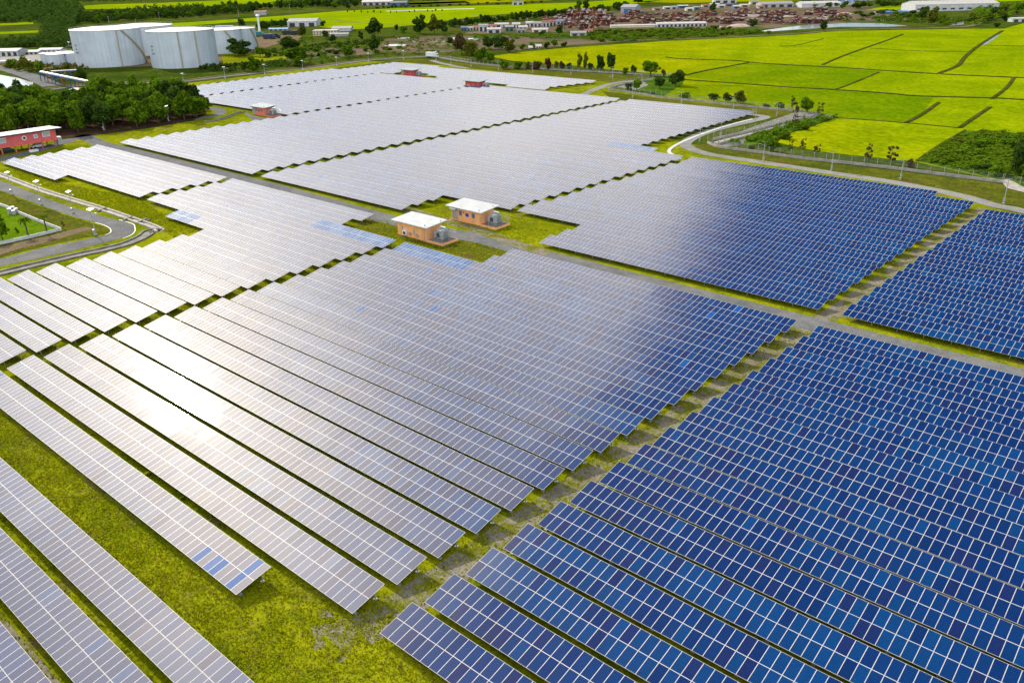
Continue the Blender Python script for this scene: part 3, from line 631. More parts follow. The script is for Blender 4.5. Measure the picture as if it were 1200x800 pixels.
for i, d in enumerate(dykes):
    ln = smooth_line(P(*d), 5); w = [1.2, 1.4, 1.2, 1.2, 2.0, 0.9, 1.3, 1.0, 1.2, 1.2, 0.5, 0.8, 0.5, 0.7][i]
    kerb_mesh(mb, ln, 0, w, 0.38 if w > 1.1 else 0.25)
mb.build('paddy_dykes', turf('dyke_soil', (0.030, 0.045, 0.006), (0.075, 0.085, 0.012), (0.10, 0.07, 0.035), big=0.1, small=0.5, fine=2.0, brown_lo=0.5, brown_hi=0.62))['kind'] = 'structure'
ribbon('field_channel', smooth_line(P((1151.5, 53), (1160, 47.5), (1169, 41.5))), 3.0, 0.12, M['water'])
psheet('thicket_ground', [(1074, 189), (1100, 171), (1131, 153.5), (1165, 154), (1200, 157), (1330, 163), (1330, 262), (1200, 221), (1172, 211)], 0.09, M['thicket_ground'])
# ditch notches with stone banks and dark water weed
psheet('stone_bank', [(836, 168), (846, 173), (905, 165.5), (915, 159), (962, 144.5), (984, 137), (946, 131), (928, 133), (880, 150)], 0.10, M['concrete_dark'])
psheet('ditch_scrub', [(870, 173), (905, 165.5), (915, 159), (962, 144.5), (984, 137), (960, 138), (925, 146), (896, 158), (872, 166)], 0.12, M['thicket_ground'])
psheet('stone_bank', [(716, 106), (745, 109), (778, 113), (800, 99), (802, 90), (770, 89), (742, 97)], 0.10, M['thicket_ground'])
psheet('stone_bank', [(722, 102), (745, 106), (760, 100), (752, 95), (735, 97)], 0.12, M['concrete_dark'])
# land behind the plant: mud flats, ponds, yards, bright far fields
psheet('mud_flat', [(452, 46), (500, 43), (560, 41), (640, 43), (700, 47), (760, 46), (700, 51), (660, 54), (600, 60), (545, 58), (520, 62), (470, 62), (440, 60)], 0.05, M['mud'])
psheet('mud_flat', [(380, 55), (430, 57), (440, 63), (400, 67), (370, 66)], 0.05, M['mud'])
psheet('mud_flat', [(330, 62), (372, 60), (378, 68), (330, 72)], 0.05, M['mud'])
for q in ([(455, 52.5), (466, 52), (476, 52.6), (474, 54.2), (450, 54.4)], [(466, 44.4), (481, 43.8), (480, 45.6), (466, 46)], [(506, 48.4), (522, 48), (521, 49.8), (505, 49.8)], [(530, 44.2), (542, 43.8), (546, 45.4), (531, 46.6)], [(548, 45), (562, 45), (560, 47.2), (550, 47.2)], [(483, 48.3), (488, 48.3), (487, 49.7), (484, 49.7)]):
    psheet('pond', q, 0.08, M['water'])
psheet('sand_track', [(450, 57), (475, 55), (510, 50.5), (545, 50.5), (575, 52), (540, 53), (505, 53.5), (480, 59), (460, 60)], 0.07, M['dirt'])
psheet('pond', [(888, 37.2), (915, 33), (950, 29), (1000, 27.3), (1030, 27.6), (1064, 30.5), (1040, 31.8), (985, 31.8), (940, 34.5), (905, 37)], 0.08, M['water'])
psheet('pond', [(1111, 31), (1120, 27), (1130, 25), (1129, 29)], 0.08, M['water'])
psheet('pond', [(0, 88), (20, 91.5), (39, 97), (37, 102), (18, 104), (0, 101), (-40, 96), (-40, 84)], 0.08, M['water'])
ribbon('field_track', smooth_line(P((700, 50.5), (760, 47), (830, 45), (880, 42.5), (935, 39.5), (990, 35), (1060, 33.8), (1110, 32.4), (1140, 30), (1160, 22), (1200, 15), (1260, 8))), 5.0, 0.09, M['dirt'])
ribbon('tank_road', smooth_line(P((-40, 74), (0, 79.5), (25, 86), (48, 94.5), (62, 101))), 10, 0.07, M['asphalt'])
psheet('tank_yard', [(60, 92), (95, 80), (180, 78), (262, 72), (300, 60), (330, 50), (296, 47), (240, 60), (60, 70), (40, 80)], 0.05, M['dirt'])
psheet('tank_yard', [(0, 66), (50, 62), (92, 60), (92, 74), (50, 72), (0, 74)], 0.06, M['concrete_dark'])
psheet('truck_yard', [(297, 50), (300, 44.5), (318, 41), (354, 42), (352, 47), (320, 50)], 0.07, M['dirt'])
psheet('tank_bund', [(259, 63), (330, 63), (350, 66), (330, 70), (262, 76)], 0.07, M['grass'])
psheet('scrap_yard', [(545, 40), (560, 28), (650, 24), (700, 15), (800, 6), (1000, 4), (1070, 16), (1060, 24), (960, 30), (880, 34), (830, 36), (790, 33), (700, 35), (650, 38)], 0.05, M['mud'])
RN = [('rice_far', [(73, 8.6), (120, 5.6), (183, 4), (300, -1), (340, -1), (300, 5.5), (200, 9.6), (100, 11)]), ('rice_far', [(83, 34.5), (128, 31.3), (173, 29.3), (267, 23.5), (353, 17), (400, 13), (467, 10), (683, 3), (740, -1), (800, -2), (727, 6.5), (667, 11), (600, 16), (567, 18.5), (520, 25), (493, 29), (440, 33.5), (425, 34), (400, 35), (370, 31), (340, 24.5), (287, 25.5), (200, 32), (130, 36), (84, 37)]),
      ('rice_yellow', [(250, 6.5), (340, 3), (352, 5), (300, 9), (252, 10)]), ('rice_far', [(-60, 30), (39, 26), (39, 28.5), (-60, 33)]), ('rice_far', [(-60, 40), (45, 36), (44, 38.5), (-60, 43)]), ('rice_yellow', [(640, -3), (700, -4), (660, 0), (560, 4), (470, 6), (480, 3)]),
      ('rice_yellow', [(740, 2), (1000, -8), (1100, -9), (1050, -1), (960, 0), (800, 4)]), ('rice_far', [(1015, 12), (1060, 4), (1100, 3), (1090, 7), (1060, 12)]), ('rice_far', [(1100, 1), (1250, -6), (1250, -1), (1150, 3)]), ('dirt', [(440, 4.6), (545, 1.5), (552, 3.5), (450, 7)])]
for m_, q in RN: psheet('rice_field', q, 0.06, M[m_])
ribbon('field_water', smooth_line(P((453, 13.5), (500, 11.8), (556, 10.5))), 14, 0.10, M['water'])
ribbon('field_dyke', smooth_line(P((380, 22.5), (420, 27), (470, 28.5), (520, 27))), 3, 0.10, M['mud'])
ribbon('field_dyke', smooth_line(P((84, 31), (130, 27.5), (200, 23.5), (270, 19))), 16, 0.10, M['scrub'])

# ------------------------------------------------------------------ inverter cabins
def cabin(bl, wall, roof, label, group, front='plain', W=8.8, Dp=4.6, blue=True):
    x, y = bl; root = empty('inverter_cabin', (x, y, 0)); tag(root, label, 'cabin', group)
    Hf, Hb = 3.25, 3.55
    mb = MB()                                               # walls with a slightly sloping top, plinth below
    prof = [(0, 0, Hf), (W, 0, Hf), (W, Dp, Hb), (0, Dp, Hb)]
    b0 = [(0, 0, 0.35), (W, 0, 0.35), (W, Dp, 0.35), (0, Dp, 0.35)]
    for k in range(4): k2 = (k+1) % 4; mb.quad([b0[k], b0[k2], prof[k2], prof[k]])
    mb.quad(prof); mb.box((W/2, Dp/2, 0.175), (W+0.16, Dp+0.16, 0.35))
    mb.build('wall', wall, root)
    mb = MB(); mb.box((W/2+0.1, Dp/2-0.1, 0), (W+2.3, Dp+1.7, 0.16)); 
    r = mb.build('roof', roof, root, (0, 0, 0)); r.location = (0, 0, (Hf+Hb)/2+0.13); 
    for v in r.data.vertices: v.co.z += (v.co.y-Dp/2)*(Hb-Hf)/Dp
    for px_, py_ in ((W+0.3, -0.4), (W+0.5, Dp-0.6)):
        m = MB(); m.tube((px_, py_, 0.05), (px_, py_, 0.38), 0.12, 10); m.build('roof_vent', M['galv'], r)
    if front == 'door':
        m = MB(); m.box((0.95, -0.05, 1.6), (1.5, 0.10, 2.5)); sh = m.build('roller_door', plain('shutter', (0.34, 0.29, 0.25), 0.6, 0.1, 8.0), root)
        for k in range(8):
            pass
        m = MB(); m.box((0.95, -0.35, 2.98), (1.9, 0.65, 0.10)); m.box((0.95, -0.66, 2.86), (1.9, 0.06, 0.3)); m.build('door_awning', M['white'], root)
        m = MB(); m.box((1.92, -0.06, 1.55), (0.35, 0.16, 2.6)); m.build('door_post', M['steel_grey'], root)
        for wx in (2.9, 6.9):
            m = MB(); m.box((wx, -0.03, 2.0), (0.95, 0.10, 1.15)); f = m.build('window', M['steel_grey'], root)
            m = MB(); m.box((wx, -0.095, 2.0), (0.80, 0.02, 1.0)); m.build('pane', M['glasswin'], f)
        m = MB(); m.box((4.95, -0.05, 1.85), (0.95, 0.06, 0.75)); m.build('notice_board', M['bluesign'], root)
        m = MB(); m.box((3.9, -0.08, 2.3), (0.22, 0.2, 0.22)); m.build('wall_lamp', M['dark'], root)
    elif front == 'plain':
        m = MB(); m.box((2.5, -0.32, 0.95), (0.95, 0.55, 1.0)); a = m.build('air_conditioner', M['white'], root)
        m = MB(); m.tube((2.62, -0.60, 0.95), (2.62, -0.615, 0.95), 0.36, 18); m.build('fan_grille', M['dark'], a)
        for wx in (4.0, 6.2):
            m = MB(); m.box((wx, -0.15, 0.95), (0.5, 0.26, 0.5)); m.build('wall_vent', M['steel_grey'], root)
        for wx in (1.6, 5.2):
            m = MB(); m.box((wx, -0.04, 1.6), (0.36, 0.07, 1.2)); m.build('louvre', M['steel_grey'], root)
        m = MB(); m.tube((W-0.35, -0.08, 0.05), (W-0.35, -0.08, Hf), 0.06, 8); m.build('downpipe', M['galv'], root)
    else:
        m = MB(); m.box((1.3, -0.04, 1.5), (1.0, 0.08, 2.0)); m.build('door', M['salmon'], root)
        for wx in (4.2,):
            m = MB(); m.box((wx, -0.04, 1.9), (0.8, 0.08, 0.8)); m.build('window', M['glasswin'], root)
    # transformer yard on its own low slab
    X0 = W+0.35
    m = MB(); m.box((X0+2.35, Dp*0.46, 0.26), (4.7, 4.7, 0.52)); m.build('yard_slab', wall, root)
    m = MB(); m.box((X0+2.35, Dp*0.46, 0.535), (4.4, 4.4, 0.03)); m.build('yard_floor', M['concrete_dark'], root)
    return root, X0, Dp
def transformer(x, y, label):
    root = empty('transformer', (x, y, 0.55)); tag(root, label, 'transformer', 'transformers beside the cabins')
    m = MB(); m.box((0, 0, 1.15), (1.5, 1.7, 1.7)); m.box((0, 0, 2.06), (1.62, 1.82, 0.12)); m.box((0, 0, 0.15), (1.6, 1.1, 0.25)); m.build('tank_body', M['steel_grey'], root)
    for sx in (-1, 1):
        m = MB()
        for k in range(9): m.box((sx*1.08, -0.75+k*0.19, 1.15), (0.58, 0.05, 1.45))
        m.box((sx*1.08, 0, 1.9), (0.10, 1.65, 0.10)); m.box((sx*1.08, 0, 0.42), (0.10, 1.65, 0.10)); m.build('radiator', M['steel_grey'], root)
    m = MB(); m.tube((-0.9, 0.55, 2.42), (0.9, 0.55, 2.42), 0.24, 14); m.box((-0.5, 0.55, 2.15), (0.08, 0.3, 0.3)); m.box((0.5, 0.55, 2.15), (0.08, 0.3, 0.3)); m.build('conservator', M['steel_grey'], root)
    for bx in (-0.45, 0, 0.45):
        m = MB(); m.lathe((bx, -0.3, 2.1), [(0.10, 0), (0.13, 0.06), (0.08, 0.1), (0.12, 0.18), (0.07, 0.22), (0.1, 0.3), (0.04, 0.42)], 10); m.build('bushing', M['steel_grey'], root)
    m = MB(); m.box((0.0, -1.0, 1.1), (0.6, 0.3, 0.9)); m.build('control_box', M['dark'], root)
    return root
def yard_rail(x, y, label):
    root = empty('yard_rail', (x, y, 0.52)); tag(root, label, 'fence', 'mesh rails round the transformer yards')
    pts = [(-2.1, -2.15), (2.15, -2.15), (2.15, 2.15), (-2.1, 2.15)]
    for i in range(3):
        a, b = pts[i], pts[i+1]
        m = MB(); 
        for h in (0.55, 1.0, 1.45, 1.9): m.tube((a[0], a[1], h), (b[0], b[1], h), 0.018, 5)
        m.build('rail', M['galv'], root)
    for a in pts + [(0, -2.15), (2.15, 0), (0, 2.15)]:
        m = MB(); m.tube((a[0], a[1], 0), (a[0], a[1], 1.95), 0.035, 6); m.build('post', M['galv'], root)
cabs = [((-134.45, 115.6), M['orange'], M['roofwhite'], 'orange cabin nearer the camera, white flat roof, air conditioner on its wall', 'orange cabins', 'plain', 'the nearer orange cabin'),
        ((-133.3, 131.1), M['orange'], M['roofwhite'], 'orange cabin with roller door and blue notice, farther of the orange pair', 'orange cabins', 'door', 'the farther orange cabin'),
        ((-306.6, 191.6), M['salmon'], M['roofblue'], 'small salmon cabin at the left between the white panel blocks', 'red and pink cabins', 'door', 'the salmon cabin at the left'),
        ((-350.8, 312.5), M['red'], M['roofblue'], 'red cabin with doors and window, left of the two farthest cabins', 'red and pink cabins', 'door', 'the left far red cabin'),
        ((-288.1, 296.8), M['red'], M['roofblue'], 'red cabin with blank wall, right of the two farthest cabins', 'red and pink cabins', 'plain', 'the right far red cabin')]
for (bl, wl, rf, lb, gp, ft, nm) in cabs:
    r, X0, Dp = cabin(bl, wl, rf, lb, gp, ft)
    transformer(bl[0]+X0+2.2, bl[1]+Dp*0.46, f'grey finned transformer on the slab beside {nm}')
    yard_rail(bl[0]+X0+2.35, bl[1]+Dp*0.46, f'thin mesh rail round the transformer beside {nm}')

# ------------------------------------------------------------------ long pink building on stilts
a = at(69, 171); b_ = at(-60, 191.5); dirv = (Vector((b_.x-a.x, b_.y-a.y))).normalized(); rz = math.atan2(dirv.y, dirv.x)
root = empty('site_office', (a.x, a.y, 0), rz); tag(root, 'long pink building on stilts with white roof at the left edge', 'building')
Lb = (b_-a).length+12; sgn = -1                               # local +x runs along the front towards the left, local -y is behind
def pk(name, c, d, mat, parent=None): m = MB(); m.box(c, d); return m.build(name, mat, parent or root)
pk('wall', (Lb/2, -4.0, 3.9), (Lb, 8.0, 3.0), M['pink'])
pk('floor_slab', (Lb/2, -4.0, 2.25), (Lb+0.5, 8.5, 0.3), M['pink'])
rf = pk('roof', (Lb/2-0.5, -4.0, 0), (Lb+2.5, 10.4, 0.22), M['roofwhite']); rf.location.z = 5.72
for v in rf.data.vertices: v.co.z += (v.co.y+4.0)*0.05
for k in range(int(Lb/4.2)):
    for yy in (-0.5, -7.5): pk('stilt', (0.8+k*4.2, yy, 1.05), (0.35, 0.35, 2.1), M['pink'])
for k, (x, w, h, zc, mt) in enumerate([(3.2, 2.4, 1.5, 4.4, 'steel_grey'), (6.6, 1.2, 1.2, 4.2, 'bluewin'), (17.2, 2.6, 1.5, 4.3, 'steel_grey'), (22.5, 2.2, 1.3, 4.1, 'bluewin'), (29, 2.4, 1.4, 4.2, 'bluewin')]):
    f = pk('window', (x, 0.03, zc), (w, 0.1, h), M['white']); pk('pane', (x, 0.095, zc), (w-0.3, 0.02, h-0.3), M[mt], f)
    if mt == 'steel_grey': m = MB(); m.box((x, 0.4, zc+h/2+0.15), (w+0.4, 0.8, 0.08)); m.build('awning', M['white'], f)
m = MB(); m.tube((10.2, 0.02, 4.2), (10.2, 0.09, 4.2), 0.75, 20); sg = m.build('round_vent', M['white'], root)
m = MB(); m.tube((10.2, 0.09, 4.2), (10.2, 0.12, 4.2), 0.45, 16); m.build('grille', M['dark'], sg)
pk('service_box', (-1.2, -2.0, 1.4), (1.4, 1.8, 2.6), M['steel_grey'])
for k, (x, y, c, lb) in enumerate([(5.5, -3, 'white', 'white car parked under the long pink building'), (9.5, 3.6, 'white', 'white crate lying on gravel before the pink building'), (15.5, -2.6, 'dark', 'dark car parked under the long pink building'), (20.5, -2.6, 'galv', 'grey car parked under the long pink building')]):
    w = root.matrix_world if False else Matrix.Translation(root.location) @ Matrix.Rotation(rz, 4, 'Z'); p = w @ Vector((x, y, 0))
    if k == 1:
        m = MB(); m.box((0, 0, 0.35), (2.6, 1.0, 0.6)); m.box((0, 0, 0.69), (2.7, 1.1, 0.08)); m.box((-0.8, 0, 0.03), (0.2, 1.0, 0.06)); m.box((0.8, 0, 0.03), (0.2, 1.0, 0.06)); tag(m.build('crate', M['white'], None, p, rz), lb, 'crate'); continue
    car = empty('parked_car', p, rz); tag(car, lb, 'car', 'cars parked under the pink building')
    m = MB(); m.box((0, 0, 0.62), (4.1, 1.7, 0.6)); m.prism([(-1.3, -0.78), (1.2, -0.78), (1.2, 0.78), (-1.3, 0.78)], 0.92, 1.40); m.build('body', M[c], car)
    m = MB(); m.box((0, 0, 1.16), (2.56, 1.60, 0.3)); m.build('windows', M['glasswin'], car)
    for wx in (-1.3, 1.3):
        for wy in (-0.8, 0.8): m = MB(); m.tube((wx, wy-0.1, 0.32), (wx, wy+0.1, 0.32), 0.32, 14); m.build('wheel', M['black'], car)

# ------------------------------------------------------------------ storage tanks
def tank(px, py, rad, h, label, group, stair=None, ladder=(), band=True, marks=False, n=64, name='storage_tank'):
    p = at(px, py); root = empty(name, (p.x, p.y, 0)); tag(root, label, 'storage tank', group)
    m = MB(); m.lathe((0, 0, 0), [(rad, 0), (rad, h*0.84), (rad+0.05, h*0.84+0.05), (rad+0.05, h*0.84+0.2), (rad, h*0.84+0.3), (rad, h)], n); m.build('shell', M['tank'], root, smooth=False)
    m = MB(); m.lathe((0, 0, h), [(rad+0.25, -0.25), (rad+0.25, 0.05), (rad, 0.1), (rad*0.55, rad*0.045), (0.01, rad*0.07)], n); m.build('roof', M['tank_roof'], root)
    ca = math.atan2(-p.y, -p.x)                              # direction towards the camera
    for da in ladder:
        t = ca+da; m = MB(); m.tube((math.cos(t)*(rad+0.35), math.sin(t)*(rad+0.35), 0), (math.cos(t)*(rad+0.35), math.sin(t)*(rad+0.35), h), 0.32, 6); m.build('pipe', M['stair'], root)
    if stair:
        m = MB(); t0, t1 = ca+stair[0], ca+stair[1]; N_ = 26
        for k in range(N_):
            t = t0+(t1-t0)*(k+0.5)/N_; z = h*(1-(k+0.5)/N_); m.box((math.cos(t)*(rad+0.55), math.sin(t)*(rad+0.55), z), (1.0, abs(t1-t0)*rad/N_*1.15, 0.85), 0, t)
        m.build('stair', M['stair'], root)
    m = MB(); 
    for k in range(n):
        if k % 2: continue
        t = 2*math.pi*k/n; m.tube((math.cos(t)*rad, math.sin(t)*rad, h), (math.cos(t)*rad, math.sin(t)*rad, h+1.0), 0.05, 4, cap=False)
    m.lathe((0, 0, h+0.95), [(rad-0.04, 0), (rad+0.04, 0), (rad+0.04, 0.09)], n); m.build('guard_rail', M['tank_roof'], root)
    if marks:
        mk_ = MB()                                           # three short lines of dark lettering, too small to read in the photo
        for row, (wds) in enumerate(((0.7, 0.5, 0.9), (0.8, 0.5), (0.6, 0.7, 0.6, 0.5))):
            tt = ca-1.12-(0.01*len(wds))
            for wd in wds:
                t = tt+wd/2/rad; z = h*0.60-row*2.1
                for dz in (-0.28, 0.28): mk_.box((math.cos(t)*(rad+0.04), math.sin(t)*(rad+0.04), z+dz), (0.06, wd*0.8, 0.22), 0, t)
                mk_.box((math.cos(tt+0.1/rad)*(rad+0.04), math.sin(tt+0.1/rad)*(rad+0.04), z), (0.06, 0.2, 0.78), 0, tt)
                tt += (wd+0.3)/rad
        mk_.build('lettering', M['black'], root)
    return root
gT = 'large white storage tanks'
tank(131.5, 75.5, 20.6, 21.5, 'large white storage tank at the left, slanting stair on its right side', gT, (0.42, 1.45), (0.28,), marks=True)
tank(218.0, 76.5, 19.8, 20.8, 'large white storage tank with two vertical pipes, nearest and right of centre', gT, None, (-0.10, 0.40), marks=True)
tank(172, 63, 20.5, 19.0, 'white storage tank half hidden behind the two largest tanks', gT, None, ())
tank(262, 61.5, 14.5, 15.5, 'white storage tank peeping out right of the nearest tank', gT, (0.2, 0.9), ())
tank(281, 57.5, 13.0, 14.5, 'smallest of the big tanks, at the right with a curved stair', gT, (0.75, 1.5), ())
gs = 'small white tanks left of the big ones'
for px, py, r_, lb in ((58, 74.5, 4.6, 'small white tank at the left end of the small tank group'), (67, 75.6, 5.4, 'small white tank second from left, standing forward in its group'), (77.5, 72.8, 5.0, 'small white tank third from left in its group'), (86, 74.0, 5.2, 'small white tank touching the big left tank in view')):
    tank(px, py, r_, 6.4, lb, gs, n=32, name='small_tank')

# blue pipe rack
def pipe_rack(p0, p1, hgt, nleg, label):
    a, b = at(*p0), at(*p1); L = (b-a).length; rz = math.atan2(b.y-a.y, b.x-a.x); root = empty('pipe_rack', (a.x, a.y, 0), rz); tag(root, label, 'pipe rack', 'blue steel pipe racks')
    m = MB(); m.box((L/2, -1.0, hgt), (L, 0.35, 0.6)); m.box((L/2, 1.0, hgt), (L, 0.35, 0.6)); m.build('beam', M['bluesteel'], root)
    for yy, rr in ((-0.5, 0.22), (0.0, 0.28), (0.5, 0.2)): m = MB(); m.tube((0, yy, hgt+0.45), (L, yy, hgt+0.45), rr, 10); m.build('pipe', M['galv'], root)
    for k in range(nleg):
        x = 0.3+(L-0.6)*k/(nleg-1); m = MB()
        for yy in (-1, 1): m.box((x, yy, hgt/2-0.1), (0.4, 0.4, hgt-0.3))
        m.box((x, 0, hgt-0.55), (0.3, 2.0, 0.3)); m.build('leg_frame', M['bluesteel'] if k % 2 == 0 else plain('red_lead', (0.28, 0.09, 0.08), 0.7), root)
pipe_rack((50.5, 95), (106, 107.5), 4.6, 7, 'long blue pipe rack in front of the big left tank')
pipe_rack((62, 94), (96, 92), 4.2, 4, 'shorter blue pipe rack behind the long one')
def shed(px, py, w, d, h, rz, wall, roof, label, name='warehouse', cat='building', kind='gable', group=None, rise=0.18, openings=0, door=None, ovh=0.4, win=0, winrow=(0.5,)):
    """walls, roof, doors and windows; the front (-y side) faces along rz-90 degrees"""
    p = at(px, py) if not isinstance(px, Vector) else px
    root = empty(name, (p.x, p.y, 0), rz); tag(root, label, cat, group); rs = rise*d/2 if kind == 'gable' else rise*d
    m = MB(); a, b = w/2, d
    m.quad([(-a, 0, 0), (a, 0, 0), (a, 0, h), (-a, 0, h)]); m.quad([(a, b, 0), (-a, b, 0), (-a, b, h if kind != 'mono' else h+rs), (a, b, h if kind != 'mono' else h+rs)])
    if kind == 'gable':
        for s in (-1, 1): m.quad([(s*a, 0, 0), (s*a, b, 0), (s*a, b, h), (s*a, b/2, h+rs), (s*a, 0, h)][::s])
    else:
        e = h+rs if kind == 'mono' else h
        for s in (-1, 1): m.quad([(s*a, 0, 0), (s*a, b, 0), (s*a, b, e), (s*a, 0, h)][::s])
    m.build('wall', wall, root)
    m = MB(); A = a+ovh; t = 0.16
    def slab(p0, p1): 
        m.quad([(-A, p0[0], p0[1]), (A, p0[0], p0[1]), (A, p1[0], p1[1]), (-A, p1[0], p1[1])]); m.quad([(-A, p1[0], p1[1]+t), (A, p1[0], p1[1]+t), (A, p0[0], p0[1]+t), (-A, p0[0], p0[1]+t)][::-1])
        for q0, q1 in (((-A,)+tuple(p0), (A,)+tuple(p0)), ((A,)+tuple(p1), (-A,)+tuple(p1)), ((A,)+tuple(p0), (A,)+tuple(p1)), ((-A,)+tuple(p1), (-A,)+tuple(p0))): m.quad([q0, q1, (q1[0], q1[1], q1[2]+t), (q0[0], q0[1], q0[2]+t)])
    if kind == 'gable':
        k = rs/(d/2); slab((-ovh, h-k*ovh+0.02), (d/2, h+rs+0.02)); slab((d/2, h+rs+0.02), (d+ovh, h-k*ovh+0.02))
    else:
        k = rs/d if kind == 'mono' else 0; slab((-ovh, h-k*ovh+0.02), (d+ovh, h+k*(d+ovh)+0.02))
    m.build('roof', roof, root)
    for i in range(openings):
        x = -a+w*(i+0.5)/openings; m = MB(); m.box((x, -0.04, h*0.38), (w/openings*0.55, 0.12, h*0.74)); m.build('door', door or M['dark'], root)
    for zr in winrow:
        for i in range(win):
            x = -a+w*(i+0.5)/win; m = MB(); m.box((x, -0.04, h*zr), (w/win*0.5, 0.1, h*0.22)); m.build('window', M['dark'], root)
    return root
FZ = R(41.4)
pal = {k: plain(k, c, 0.75, 0.12, 0.4, rnd=0.0) for k, c in dict(wall_white=(0.46, 0.47, 0.47), wall_cream=(0.60, 0.50, 0.36), wall_grey=(0.34, 0.33, 0.32), wall_blue=(0.03, 0.14, 0.32), roof_grey=(0.28, 0.28, 0.29), roof_pale=(0.48, 0.46, 0.43), roof_red=(0.26, 0.06, 0.045), roof_blue=(0.10, 0.20, 0.48), roof_brown=(0.20, 0.16, 0.13), wall_green=(0.05, 0.20, 0.10), tarp=(0.14, 0.32, 0.70), roof_dark=(0.12, 0.13, 0.15)).items()}
for k in pal:
    if k.startswith('roof'): ribs(pal[k], 0.5)
def pxshed(px, py, wpx, hpx, dm, wall, roof, label, **kw):
    m = mpp(px, py); return shed(px, py, wpx*m, dm, hpx*m*0.62, FZ, pal[wall], pal[roof], label, **kw)
# left refinery yard
pxshed(8, 66, 27, 9, 14, 'wall_white', 'roof_pale', 'white open-fronted warehouse at the far left edge beside small tanks', openings=4)
pxshed(84, 54.5, 15, 6, 12, 'wall_white', 'roof_pale', 'low white shed just left of the big left tank', openings=0)
pxshed(37, 64, 16, 4.5, 10, 'wall_white', 'roof_pale', 'white low shed between warehouse and small tanks', openings=3)
pxshed(58, 61.5, 26, 4.5, 10, 'wall_white', 'roof_pale', 'long white pipe shed behind the small tanks', openings=5)
pxshed(15, 74, 34, 3, 5, 'wall_grey', 'roof_pale', 'narrow grey lean-to along the road at the far left', kind='mono', rise=0.05)
pxshed(92, 108, 24, 3.5, 7, 'wall_grey', 'roof_pale', 'flat pale roofed shed between pipe rack and tree grove', kind='mono', rise=0.02)
pxshed(10, 107, 18, 4, 6, 'wall_cream', 'roof_grey', 'low tan shed by the pond at the left edge', kind='mono', rise=0.05)
# behind the tanks
pxshed(354, 31.5, 34, 9, 26, 'wall_white', 'roof_grey', 'grey roofed hall with open bays behind the truck yard', openings=3)
pxshed(381, 42, 28, 9, 12, 'wall_cream', 'roof_pale', 'cream two storey building with rows of dark windows', kind='flat', rise=0, win=8, winrow=(0.3, 0.72))
pxshed(400, 37, 22, 5, 16, 'wall_white', 'roof_grey', 'grey roofed shed right of the cream two storey building')
pxshed(397, 43, 22, 4, 9, 'wall_grey', 'roof_grey', 'small grey shed in front of the cream building')
pxshed(326, 36, 22, 2.6, 8, 'wall_grey', 'tarp', 'low shed with bright blue roof beside the truck yard', openings=4)
pxshed(262, 33.5, 20, 3, 9, 'wall_white', 'roof_blue', 'pale blue roofed shed behind the big tanks')
pxshed(305, 18, 14, 6, 10, 'wall_grey', 'roof_red', 'house with red roof among trees beyond the water tower')
pxshed(394, 3, 27, 7, 20, 'wall_white', 'roof_pale', 'bright white hall at the top edge behind trees')
pxshed(404, 6.5, 9, 5, 12, 'wall_grey', 'roof_blue', 'small house with vivid blue roof near the top edge')
pxshed(442, 6.5, 36, 6, 30, 'wall_grey', 'roof_pale', 'wide grey roofed factory hall at the top edge', openings=5)
pxshed(467, 7.5, 20, 6, 22, 'wall_blue', 'roof_dark', 'dark blue shed beside the wide factory hall', openings=2)
pxshed(607, 6, 13, 5, 14, 'wall_white', 'roof_dark', 'white shed alone beyond the far rice field', openings=2)
# village strip
gv = 'village houses before the scrap yard'
vil = [(543.5, 36.5, 6, 5, 'wall_blue', 'roof_dark', 'tiny blue walled shack at the left end of the village'), (551, 36, 7, 4, 'wall_white', 'roof_grey', 'small pale shack second from the left in the village'), (558, 35.5, 7, 4.5, 'wall_cream', 'roof_red', 'small red roofed house left of the white two storey house'), (566.5, 37, 10.5, 9, 'wall_white', 'roof_grey', 'white two storey house at the left of the village'),
       (579, 39, 16, 6, 'wall_white', 'roof_pale', 'white low house with open front, village front row'), (576, 33.5, 12, 4, 'wall_cream', 'roof_red', 'red roofed house behind the white low village house'), (588, 32.5, 16, 5, 'wall_white', 'roof_pale', 'white long house in the village back row'), (597, 37, 10, 7, 'wall_green', 'roof_grey', 'green walled house in the middle of the village'),
       (605, 33, 9, 6, 'wall_white', 'roof_pale', 'white house right behind the green house'), (611, 38.5, 10, 3.5, 'wall_grey', 'roof_dark', 'dark roofed low shed in front right of the green house'), (613, 35, 10, 4, 'wall_cream', 'roof_pale', 'cream house right of the green house'), (621, 31.5, 9, 6, 'wall_white', 'roof_pale', 'white house with dark doorway in the village back row'),
       (630, 31.5, 9, 5.5, 'wall_white', 'roof_grey', 'white house in the middle of the back row'), (640, 31.5, 8, 7, 'wall_white', 'roof_red', 'white and red house at the village right'), (648, 30.5, 8, 7, 'wall_grey', 'roof_red', 'red roofed grey house beside the scrap stacks'), (657, 28.5, 10, 5, 'wall_white', 'roof_blue', 'blue roofed white house beside the scrap stacks'), (669, 29.5, 9, 4, 'wall_white', 'roof_grey', 'white hut at the foot of the scrap stacks'),
       (633, 38, 18, 4, 'wall_cream', 'roof_pale', 'row of pale huts in front of the village'), (678, 42.5, 18, 5, 'wall_grey', 'roof_grey', 'grey tin shack at the right below the village'), (690, 39, 9, 3.5, 'wall_cream', 'roof_red', 'small red roofed shack right of the tin shack'), (631, 57, 6, 3, 'wall_white', 'roof_pale', 'white hut among bushes above the yellow field'), (622, 58, 4, 2.5, 'wall_grey', 'roof_pale', 'tiny grey hut among bushes above the yellow field')]
for v in vil: pxshed(v[0], v[1], v[2], v[3]*1.15, 7, v[4], v[5], v[6], name='village_house', cat='house', group=gv, openings=2, rise=0.3)
